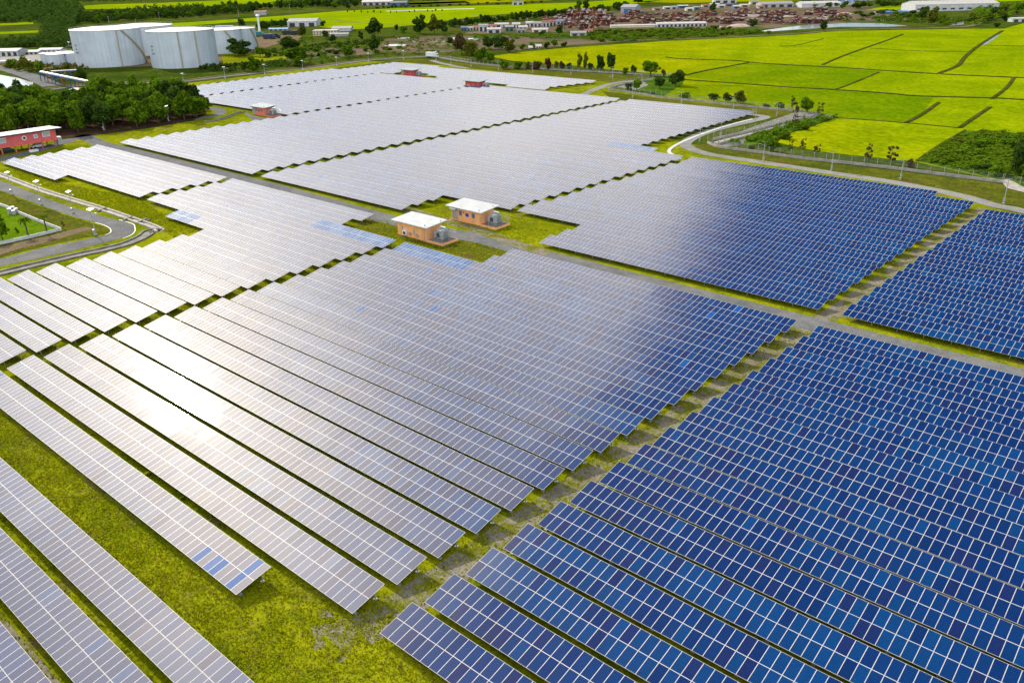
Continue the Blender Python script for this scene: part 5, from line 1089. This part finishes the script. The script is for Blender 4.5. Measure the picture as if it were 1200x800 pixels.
TL = [(438.5, 43, 22, 22, B_, D_, 'large dark round tree standing alone before the far bright field'), (439, 62, 22, 14, B_, D_, 'dark tree directly below the large round tree'), (409, 67, 14, 17, B_, L_, 'round green tree above the perimeter road, right of the tank yard'),
 (423, 47, 10, 7, B_, D_, 'small dark tree just left of the large round dark tree'), (493, 40, 21, 19, B_, D_, 'tall dark tree at the left end of the tree belt'), (509, 40, 23, 18, B_, O_, 'olive tree right of the tall dark tree at the belt end'), (519, 39, 15, 14, B_, D_, 'dark tree behind the olive tree of the belt'),
 (464.7, 37.5, 9, 6, B_, D_, 'small dark tree left of the belt before the bright field'), (473, 39, 8, 10, U_, L_, 'green bush below the left end of the tree belt'), (528, 51, 8, 9, U_, D_, 'dark shrub among the mud flats'), (541, 64, 25, 21, B_, W_, 'big brownish tree at the left start of the far fence'),
 (551, 70, 22, 18, B_, O_, 'olive tree in front of the brownish tree by the fence'), (506, 65, 7, 10, U_, L_, 'green shrub beside the white truck'), (563, 72, 16, 20, B_, L_, 'round green tree right of the olive tree by the fence'), (575, 74, 14, 14, B_, L_, 'green tree at the corner of the yellow field'),
 (573, 58, 16, 17, B_, D_, 'dark tree at the left of the dark clump above the yellow field'), (584, 58, 16, 18, B_, D_, 'dark tree in the middle of the dark clump above the yellow field'), (592, 58, 16, 14, B_, D_, 'dark tree at the right of the dark clump above the yellow field'), (598, 62, 15, 16, B_, O_, 'olive tree in front of the dark clump'),
 (612, 58, 7, 11, U_, L_, 'first green bush in the row above the yellow field'), (624, 57, 8, 11, U_, L_, 'second green bush in the row above the yellow field'), (640, 57, 8, 10, U_, D_, 'dark bush in the row above the yellow field'), (650, 56, 10, 10, B_, L_, 'tallest green bush in the row above the yellow field'), (661, 55, 6, 9, U_, D_, 'last bush in the row above the yellow field'),
 (655, 41, 12, 12, B_, D_, 'dark tree in front of the rusty stacks'), (634, 42, 6, 10, U_, D_, 'dark bush left of the tree before the rusty stacks'), (590, 81, 12, 15, U_, L_, 'green bush at the fence, first from the left'), (607, 81, 10, 17, U_, L_, 'wide green bush at the fence, second from the left'), (619, 81, 9, 9, U_, O_, 'olive bush at the fence right of the wide one'),
 (630, 81.5, 11, 13, U_, W_, 'brownish bush at the fence'), (643, 82, 15, 10, U_, X_, 'dark red bush at the fence'), (652, 82, 11, 7, B_, O_, 'thin olive tree at the fence right of the red bush'), (659, 82.5, 11, 8, B_, W_, 'thin brownish tree at the fence'), (667, 83, 10, 8, B_, D_, 'small dark tree at the fence left of the twin slender trees'),
 (679, 83.5, 21, 8, T_, O_, 'slender tree at the fence, left of two'), (686.5, 83.5, 22, 8, T_, O_, 'slender tree at the fence, right of two'), (692, 84, 11, 9, B_, D_, 'low dark tree right of the slender twins'), (704, 84.5, 20, 14, B_, D_, 'dark tree at the fence left of the tallest one'), (716, 85.5, 25, 14, B_, D_, 'tallest dark tree along the far fence'),
 (733, 87, 8, 8, U_, L_, 'small green bush at the fence right of the tallest tree'), (743, 87, 11, 9, B_, D_, 'small dark tree at the fence left of the broad round tree'), (762, 89, 19, 26, B_, L_, 'broad round green tree at the fence before the rice fields'), (778, 89.5, 9, 8, U_, O_, 'small olive bush right of the broad round tree'),
 (791, 101, 19, 23, B_, D_, 'large dark bushy tree at the small ditch'), (773, 104, 14, 17, B_, D_, 'dark bushy tree left of the large one at the small ditch'), (746, 107, 15, 13, B_, L_, 'green tree at the lane fork by the fence corner'), (737, 107, 10, 11, U_, D_, 'dark shrub left of the tree at the fence corner'), (765, 112, 5, 8, U_, L_, 'small green shrub below the fence at the lower field'),
 (802, 115.5, 8, 15, U_, L_, 'low rounded bush at the fence of the lower field'), (836, 119.5, 11, 16, B_, D_, 'round dark bush, left of three at the lower field fence'), (853, 120.5, 12, 13, B_, D_, 'dark bush, middle of three at the lower field fence'), (867, 121.5, 15, 19, B_, O_, 'large olive bush, right of three at the lower field fence'),
 (898, 126.5, 5, 11, U_, D_, 'low dark bush left of the ditch trees'), (914, 128, 9, 13, U_, L_, 'green bush at the left of the ditch head'), (928, 129, 17, 14, S_, O_, 'thin sparse tree at the ditch head'), (946, 132, 19, 20, B_, L_, 'round green tree at the ditch head'), (961, 137, 17, 13, S_, O_, 'sparse yellowish tree right of the round ditch tree'), (933, 137, 14, 10, S_, X_, 'bare reddish sapling at the ditch head'), (931, 148, 15, 9, S_, W_, 'bare brown sapling in the ditch'),
 (906, 178, 17, 20, B_, L_, 'dense green bush in the ditch corner by the fence'), (893, 172, 11, 13, U_, L_, 'green bush left of the dense ditch bush'), (918, 163, 9, 20, U_, L_, 'green scrub in the middle of the ditch'), (940, 152, 7, 20, U_, L_, 'green scrub at the upper end of the ditch'), (881, 176, 7, 11, U_, O_, 'olive scrub at the lower end of the ditch'),
 (926, 181, 17, 9, S_, O_, 'thin olive sapling behind the fence, first from the left'), (940, 183, 22, 11, S_, O_, 'thin sparse sapling behind the fence, second from the left'), (957, 184, 15, 13, S_, W_, 'small brownish sapling behind the fence, third from the left'), (1017, 191, 23, 14, S_, W_, 'brown sapling behind the fence, left of two'), (1043, 193, 22, 20, S_, W_, 'wide brown sapling behind the fence, right of two'), (1066, 197, 11, 12, U_, W_, 'brown bush at the foot of the thicket'),
 (1189, 208, 47, 19, T_, D_, 'tall dark tree behind the fence at the right edge'), (1206, 214, 40, 24, B_, D_, 'dark bushy tree cut by the right edge'), (1165, 205, 13, 24, U_, L_, 'green bush left of the tall dark tree'), (1135, 182, 11, 30, U_, L_, 'wide green bush in the middle of the thicket'), (1150, 172, 9, 28, U_, L_, 'green bush at the top of the thicket'), (1108, 190, 8, 26, U_, L_, 'low green bush at the lower left of the thicket'), (1182, 172, 11, 26, U_, L_, 'green bush at the upper right of the thicket'), (1120, 168, 6, 22, U_, O_, 'low olive bush at the upper left of the thicket'), (1150, 200, 8, 26, U_, D_, 'dark low bush by the fence in the thicket'),
 (280, 66, 20, 31, B_, D_, 'wide dark tree right of the nearest tank'), (305, 67, 13, 15, B_, L_, 'small green tree right of the wide dark tree'), (314, 67, 7, 10, U_, D_, 'dark shrub right of the small green tree'), (342, 59, 16, 27, B_, D_, 'dark spreading tree above the two round green trees'), (347, 75, 21, 38, B_, L_, 'wide green tree above the perimeter road'), (298, 84, 17, 20, B_, L_, 'round green tree by the perimeter road right of the nearest tank'), (287, 84, 12, 10, B_, D_, 'dark small tree left of the round roadside tree'), (350, 78, 11, 14, B_, L_, 'small green tree in front of the wide green tree'),
 (354, 44, 14, 12, B_, O_, 'olive tree in front of the grey roofed hall'), (382, 46, 11, 10, B_, D_, 'dark tree in front of the cream building, left'), (390, 50, 10, 10, B_, D_, 'dark tree in front of the cream building, right'), (284, 35, 13, 11, B_, D_, 'dark tree behind the small tanks left of the water tower'), (378, 31, 7, 9, U_, D_, 'dark bush behind the cream building'), (398, 56, 8, 8, U_, L_, 'green shrub below the dark trees of the cream building'),
 (31, 82, 17, 15, B_, O_, 'olive tree beside the tank road at the left'), (48, 86, 15, 14, B_, L_, 'green tree right of the olive tree by the tank road'), (66, 90, 12, 18, U_, O_, 'yellowish shrub behind the blue pipe rack'), (79, 84, 10, 14, U_, O_, 'yellowish shrub in front of the small tanks'), (98, 96, 17, 13, B_, D_, 'dark green tree between blue racks and the big tank'), (14, 79, 10, 18, U_, L_, 'green shrubs row piece at the far left road'), (88, 88, 9, 12, U_, O_, 'olive shrub at the foot of the big left tank'),
 (964, 36.5, 12, 11, B_, D_, 'dark tree on the bank of the long pond'), (883, 31.5, 9, 13, U_, D_, 'dark round bush left of the long pond'), (900.5, 41, 5, 6, U_, L_, 'small green bush at the field track below the pond'), (1081, 23, 15, 16, B_, D_, 'dark tree in front of the very long warehouse'), (1092, 29.5, 20, 17, B_, O_, 'tall olive tree before the very long warehouse'), (1062, 10, 11, 13, B_, D_, 'dark tree left of the very long warehouse'),
 (834, 16, 13, 10, B_, D_, 'dark tree among the sheds of the scrap yard'), (678, 14, 14, 8, B_, D_, 'dark tree rising behind the rusty stacks, left of two'), (687, 13, 13, 9, B_, D_, 'dark tree rising behind the rusty stacks, right of two'), (748, 4, 7, 16, B_, D_, 'dark trees behind the blue gabled workshop'), (1177, 25, 10, 14, U_, D_, 'dark shrub left of the white farm house'), (1168, 32, 5, 8, U_, D_, 'dark shrub at the end of the field track')]
for q in TL: tree(q[0], q[1], q[2], q[3], q[4], q[5], q[6], None, 'bush' if q[4] == U_ else 'tree')
# far tree belts and woods: the trees one can tell apart, then the mass behind them
def belt(pts, n, h, w, jit, label, group, mts=('leaf_dark', 'leaf_dark', 'leaf'), kinds=('broad',)):
    for k in range(n):
        t = (k+tr_.uniform(0.2, 0.8))/n*(len(pts)-1); i = min(int(t), len(pts)-2); f = t-i
        x = pts[i][0]+(pts[i+1][0]-pts[i][0])*f; y = pts[i][1]+(pts[i+1][1]-pts[i][1])*f+tr_.uniform(-jit, jit)
        if y < -9: continue
        tree(x, y, h*tr_.uniform(.75, 1.2), w*tr_.uniform(.8, 1.3), tr_.choice(kinds), tr_.choice(mts), label, group)
belt([(525, 33), (560, 29), (600, 25), (640, 21), (672, 17), (720, 14), (735, 10)], 46, 9, 9, 1.2, 'dark tree in the long belt between village and bright far field', 'trees of the belt behind the village')
belt([(80, 28.5), (140, 24), (200, 20), (260, 16), (300, 13)], 46, 9, 9, 3.5, 'dark tree in the belt between the two bright strips behind the tanks', 'trees of the belt behind the tanks')
belt([(298, 12), (340, 9), (385, 8), (420, 9)], 22, 9, 9, 2.5, 'dark tree in the belt behind the truck yard', 'trees of the belt behind the truck yard')
belt([(300, 34), (338, 31.5)], 12, 8, 7, 1.2, 'small dark tree in the row behind the water tower', 'trees behind the water tower')
belt([(480, 2), (560, 0), (640, 1), (700, -2)], 26, 5, 9, 1.0, 'far dark tree along the top edge behind the bright field', 'far trees along the top edge')
belt([(940, 6), (1000, 10), (1060, 8), (1140, 3)], 26, 7, 10, 2.0, 'far dark tree behind the scrap yard halls', 'far trees behind the halls')
belt([(1136, 28), (1160, 22), (1200, 14), (1240, 6)], 26, 9, 13, 2.5, 'green tree on the bushy bank at the upper right', 'trees of the bank at the upper right', ('leaf', 'leaf_dark', 'leaf_olive'))
belt([(1000, 20), (1040, 15), (1075, 20)], 16, 5, 9, 3.0, 'low green tree right of the scrap yard', 'low trees right of the scrap yard', ('leaf', 'leaf_dark'))
belt([(440, 10), (480, 8.5), (560, 6), (640, 3)], 22, 2.6, 5, 0.5, 'low bush along the far edge of the bright field', 'bushes along the far field edge', kinds=('bush',))
belt([(405, 14.5), (430, 15), (460, 15.2), (500, 14), (520, 13)], 14, 2.6, 2.2, 0.4, 'tiny dark bush dotted across the far bright field', 'bushes dotted in the far field', kinds=('bush',))
belt([(690, 48), (760, 43), (830, 40), (890, 38)], 26, 4.2, 9, 2.5, 'low green scrub between scrap yard and rice field', 'scrub above the rice field', ('leaf', 'leaf', 'leaf_olive'), ('bush',))
belt([(690, 40), (740, 38), (800, 37), (860, 35)], 20, 4.0, 9, 1.5, 'green scrub at the foot of the scrap yard', 'scrub below the scrap yard', ('leaf', 'leaf', 'leaf_olive'), ('bush',))
belt([(355, 66), (385, 62), (430, 60), (470, 57)], 14, 4, 9, 4.0, 'low green scrub on the mud flats behind the panels', 'scrub on the mud flats', ('leaf', 'leaf_olive', 'leaf_dark'), ('bush',))
belt([(232, 82), (262, 79), (292, 76)], 14, 4.5, 6, 0.8, 'low hedge bush between nearest tank and perimeter road', 'hedge below the nearest tank', ('leaf_dark', 'leaf_olive'), ('bush',))
def woods(name, poly, n, hpx, wpx, seed, mt='leaf_dark', nl=60, lsz=0.115):
    rs = np.random.RandomState(seed); r = random.Random(seed); V = []
    for x, y in scatter(poly, n, 0.9, seed, 2.0):
        p = at(x, y); mm = depth_of(p)/FPX; H = hpx*mm*r.uniform(.7, 1.25); W = wpx*mm*r.uniform(.8, 1.3)
        bl = [(0.25*math.cos(a)*1, 0.25*math.sin(a), z, 0.26, 0.26, 0.24) for a, z in ((0, .4), (2.1, .5), (4.2, .45), (1.0, .72))]
        v = leaves(rs, bl, nl, lsz); V.append(v*np.array([W, W, H])+np.array([p.x, p.y, 0]))
    o = mk(name, quadmesh(name, np.concatenate(V), M[mt])); o['kind'] = 'stuff'; return o
woods('distant_woodland', [(-40, -4), (60, 2), (72, 7), (100, 12), (84, 30), (88, 44), (92, 56), (60, 58), (20, 58), (-40, 60), (-40, 54), (30, 50.5), (50, 47), (54, 37), (48, 26.5), (-40, 29)], 620, 9, 11, 2)
woods('distant_woodland', [(60, 5), (180, 2), (300, -4), (200, -6), (60, -6), (-40, -6), (-40, -3)], 240, 5, 9, 3, nl=36)
woods('distant_woodland', [(84, 30), (140, 26), (200, 22), (300, 15), (300, 11), (200, 13), (100, 20)], 260, 8, 9, 4)
woods('distant_woodland', [(300, 10), (430, 7), (430, -2), (360, -3), (345, 6)], 140, 6, 9, 5, nl=36)
woods('distant_woodland', [(940, 4), (1140, 1), (1140, -4), (940, -4)], 160, 6, 9, 6, nl=36)
woods('distant_woodland', [(1140, 30), (1230, 10), (1230, 3), (1150, 8), (1135, 20)], 120, 6, 11, 7, 'leaf')
for k, (pl, n, h, w, mt) in enumerate([([(330, 45), (440, 44), (560, 42), (600, 52), (575, 63), (520, 66), (440, 67), (380, 76), (330, 80), (320, 70)], 190, 3.0, 6, 'leaf'), ([(690, 37), (800, 35.5), (900, 36.5), (880, 42), (780, 46.5), (700, 50)], 150, 3.2, 8, 'leaf'),
        ([(0, 80), (30, 76), (100, 78), (100, 92), (60, 92), (20, 84)], 50, 6, 8, 'leaf_olive'), ([(545, 41), (640, 42), (700, 44), (650, 46), (560, 46)], 50, 3, 7, 'leaf'), ([(1082, 188), (1104, 172), (1133, 156), (1165, 156), (1215, 160), (1215, 215), (1175, 209)], 330, 4.5, 13, 'leaf_light'),
        ([(850, 171), (905, 163), (960, 146), (980, 138), (950, 137), (915, 147), (880, 161)], 60, 6, 9, 'leaf'), ([(300, 70), (330, 66), (400, 56), (440, 52), (450, 47), (380, 52), (320, 60)], 70, 3.5, 8, 'leaf_dark'), ([(960, 24), (1060, 18), (1140, 24), (1110, 30), (1060, 27), (1000, 25), (960, 27)], 90, 3.2, 8, 'leaf'),
        ([(240, 78), (300, 74), (340, 73), (340, 78), (300, 82), (250, 86)], 60, 4, 7, 'leaf_dark')]):
    woods('scrub_bushes', pl, n, h, w, 40+k, mt, 40, 0.16)
for k, (x, y, h, w, lb) in enumerate([(173, 557, 6, 9, 'small bright weed clump between two glaring panel rows'), (34, 706, 13, 12, 'leafy weed on the dirt strip between the bottom left rows'), (214, 584, 4, 7, 'tiny weed clump below the glaring rows, right of the bright one'), (66, 615, 4, 6, 'tiny weed on the dirt strip at the left, upper'), (75, 652, 4, 6, 'tiny weed on the dirt strip at the left, lower'), (120, 700, 4, 6, 'weed clump on the dirt strip in the middle of the bottom left rows'), (488, 690, 4, 8, 'weed tuft at the foot of the dirt track'), (455, 722, 4, 7, 'weed tuft where the dirt track meets the grass'),
        (545, 640, 4, 7, 'weed tuft on the dirt track between fourth row ends'), (625, 590, 3, 6, 'weed tuft on the dirt track between sixth row ends'), (700, 545, 3, 6, 'weed tuft on the dirt track between eighth row ends'), (395, 770, 5, 9, 'grass clump at the bottom centre'), (330, 740, 4, 8, 'grass clump right of the lone blue tipped row')]):
    tree(x, y, h, w, 'bush', 'blade', lb, None, 'weed', 'weed')
# palms and garden shrubs on the lawn at the left
def palm(px, py, hpx, spread, label):
    p = at(px, py); mm = depth_of(p)/FPX; H = hpx*mm; root = empty('palm_tree', (p.x, p.y, 0)); tag(root, label, 'palm')
    m = MB(); m.tube((0, 0, 0), (0.1, 0, H*0.5), 0.22, 9, 0, 0.16); m.tube((0.1, 0, H*0.5), (0.05, 0.1, H*0.92), 0.16, 9, 0, 0.12); m.build('trunk', M['bark'], root)
    m = MB(); r = random.Random(int(px)); S = spread*mm
    for k in range(16):
        a = 6.283*k/16+r.uniform(-.15, .15); el = r.uniform(0.1, 1.0); pts = []
        for j in range(7): t = j/6; pts.append(Vector((S*t*math.cos(a)*math.cos(el*0.6), S*t*math.sin(a)*math.cos(el*0.6), H*0.92+S*(t*math.sin(el)*1.1-t*t*0.95))))
        sd_ = Vector((-math.sin(a), math.cos(a), 0))
        for j in range(6):
            w0, w1 = (0.30*S*math.sin(math.pi*(0.12+0.85*j/6)))*0.55, (0.30*S*math.sin(math.pi*(0.12+0.85*(j+1)/6)))*0.55; dr = Vector((0, 0, -0.10*S))
            m.quad([pts[j]-sd_*w0+dr*(j > 0), pts[j], pts[j+1], pts[j+1]-sd_*w1+dr]); m.quad([pts[j], pts[j]+sd_*w0+dr*(j > 0), pts[j+1]+sd_*w1+dr, pts[j+1]])
    m.build('crown', M['leaf'], root)
palm(33, 276.5, 22, 8, 'short palm with wide drooping crown on the left lawn'); palm(55.5, 274, 23, 6, 'taller slim palm at the tip of the left lawn')
tree(3, 281, 26, 22, 'broad', 'leaf', 'round green garden tree cut by the left edge'); tree(20, 272, 6, 5, 'bush', 'leaf', 'small round shrub on the lawn left of the palms', cat='bush'); tree(74.5, 268, 10, 6, 'sparse', 'leaf_brown', 'bare brown sapling at the tip of the white garden wall'); tree(-4, 262, 16, 18, 'bush', 'leaf', 'green garden bush at the left edge above the round tree', cat='bush')

# ------------------------------------------------------------------ grass and weeds as real blades near the camera
def tufts(name, poly, n, s0, s1, seed, mat, sub=3):
    rs = np.random.RandomState(seed); xs = np.array([q[0] for q in poly]); ys = np.array([q[1] for q in poly]); P_ = []
    while len(P_) < n:
        x, y = rs.uniform(xs.min(), xs.max()), rs.uniform(ys.min(), ys.max())
        if inpoly(x, y, poly): P_.append((x, y))
    P_ = np.array(P_); clump = np.sin(P_[:, 0]*0.9+np.sin(P_[:, 1]*1.3)*2)*np.cos(P_[:, 1]*1.1)*0.5+0.5
    P_ = P_[rs.random(n) < 0.25+0.75*clump]; n = len(P_); P_ = np.repeat(P_, sub, axis=0)+rs.normal(size=(n*sub, 2))*0.10; n *= sub
    a = rs.uniform(0, 6.283, n); s = rs.uniform(s0, s1, n); d = np.stack([np.cos(a), np.sin(a), np.zeros(n)], 1); lean = np.stack([-np.sin(a), np.cos(a), np.zeros(n)], 1)*(rs.uniform(-1.3, 1.3, n)*s)[:, None]
    c = np.stack([P_[:, 0], P_[:, 1], np.full(n, 0.02)], 1); upv = np.array([0, 0, 1.0])*s[:, None]*rs.uniform(.5, 1, n)[:, None]
    V = np.stack([c-d*s[:, None]*0.45, c+d*s[:, None]*0.45, c+d*s[:, None]*0.30+upv+lean, c-d*s[:, None]*0.30+upv*0.9+lean], 1)
    o = mk(name, quadmesh(name, V, mat)); o['kind'] = 'stuff'; return o
M['blade_dry'] = leafmat('dry_blade', (0.22, 0.19, 0.03), (0.32, 0.26, 0.05), 0.1, 0.8)
tufts('grass_tufts', [(-128, 23.4), (-34, 23.4), (-34, 34), (-48, 38), (-52, 33.5), (-60, 33.6), (-61, 28), (-128, 28)], 20000, 0.06, 0.16, 1, M['blade'])
tufts('grass_tufts', [(-128, 23.4), (-34, 23.4), (-34, 34), (-46, 36), (-60, 33.6), (-128, 28)], 5000, 0.08, 0.2, 2, M['blade_dry'], 2)
tufts('grass_tufts', [(-128, 11.6), (-30, 11.6), (-30, 14.4), (-128, 14.4)], 1800, 0.08, 0.20, 3, M['blade'])
tufts('grass_tufts', [(-128, 16.8), (-30, 16.8), (-30, 19.6), (-128, 19.6)], 2600, 0.08, 0.20, 4, M['blade'])
tufts('grass_tufts', [(-51, 33), (-44, 34), (-41.5, 120), (-46.5, 120)], 3000, 0.08, 0.20, 5, M['blade'])
tufts('grass_tufts', [(-133, 36), (-126, 36), (-125, 110), (-131, 110)], 5000, 0.08, 0.22, 6, M['blade'])
tufts('grass_tufts', [(-128, 31.5), (-52, 31.5), (-50, 62), (-127, 62)], 9000, 0.08, 0.20, 7, M['blade'])
tufts('grass_tufts', [(-148, 112), (-105, 112), (-105, 121.5), (-148, 121)], 3500, 0.08, 0.20, 8, M['blade'])
tufts('grass_tufts', [(-146, 127), (-107, 127.4), (-107, 143), (-146, 143)], 4500, 0.08, 0.20, 9, M['blade'])
tufts('grass_tufts', [tuple(at(*q)[:2]) for q in ((12, 196), (66, 213.5), (165, 234), (198, 256), (234, 268.5), (206, 281), (192, 270), (182, 264), (150, 251), (82, 229), (25, 210))], 7000, 0.10, 0.26, 10, M['blade'])
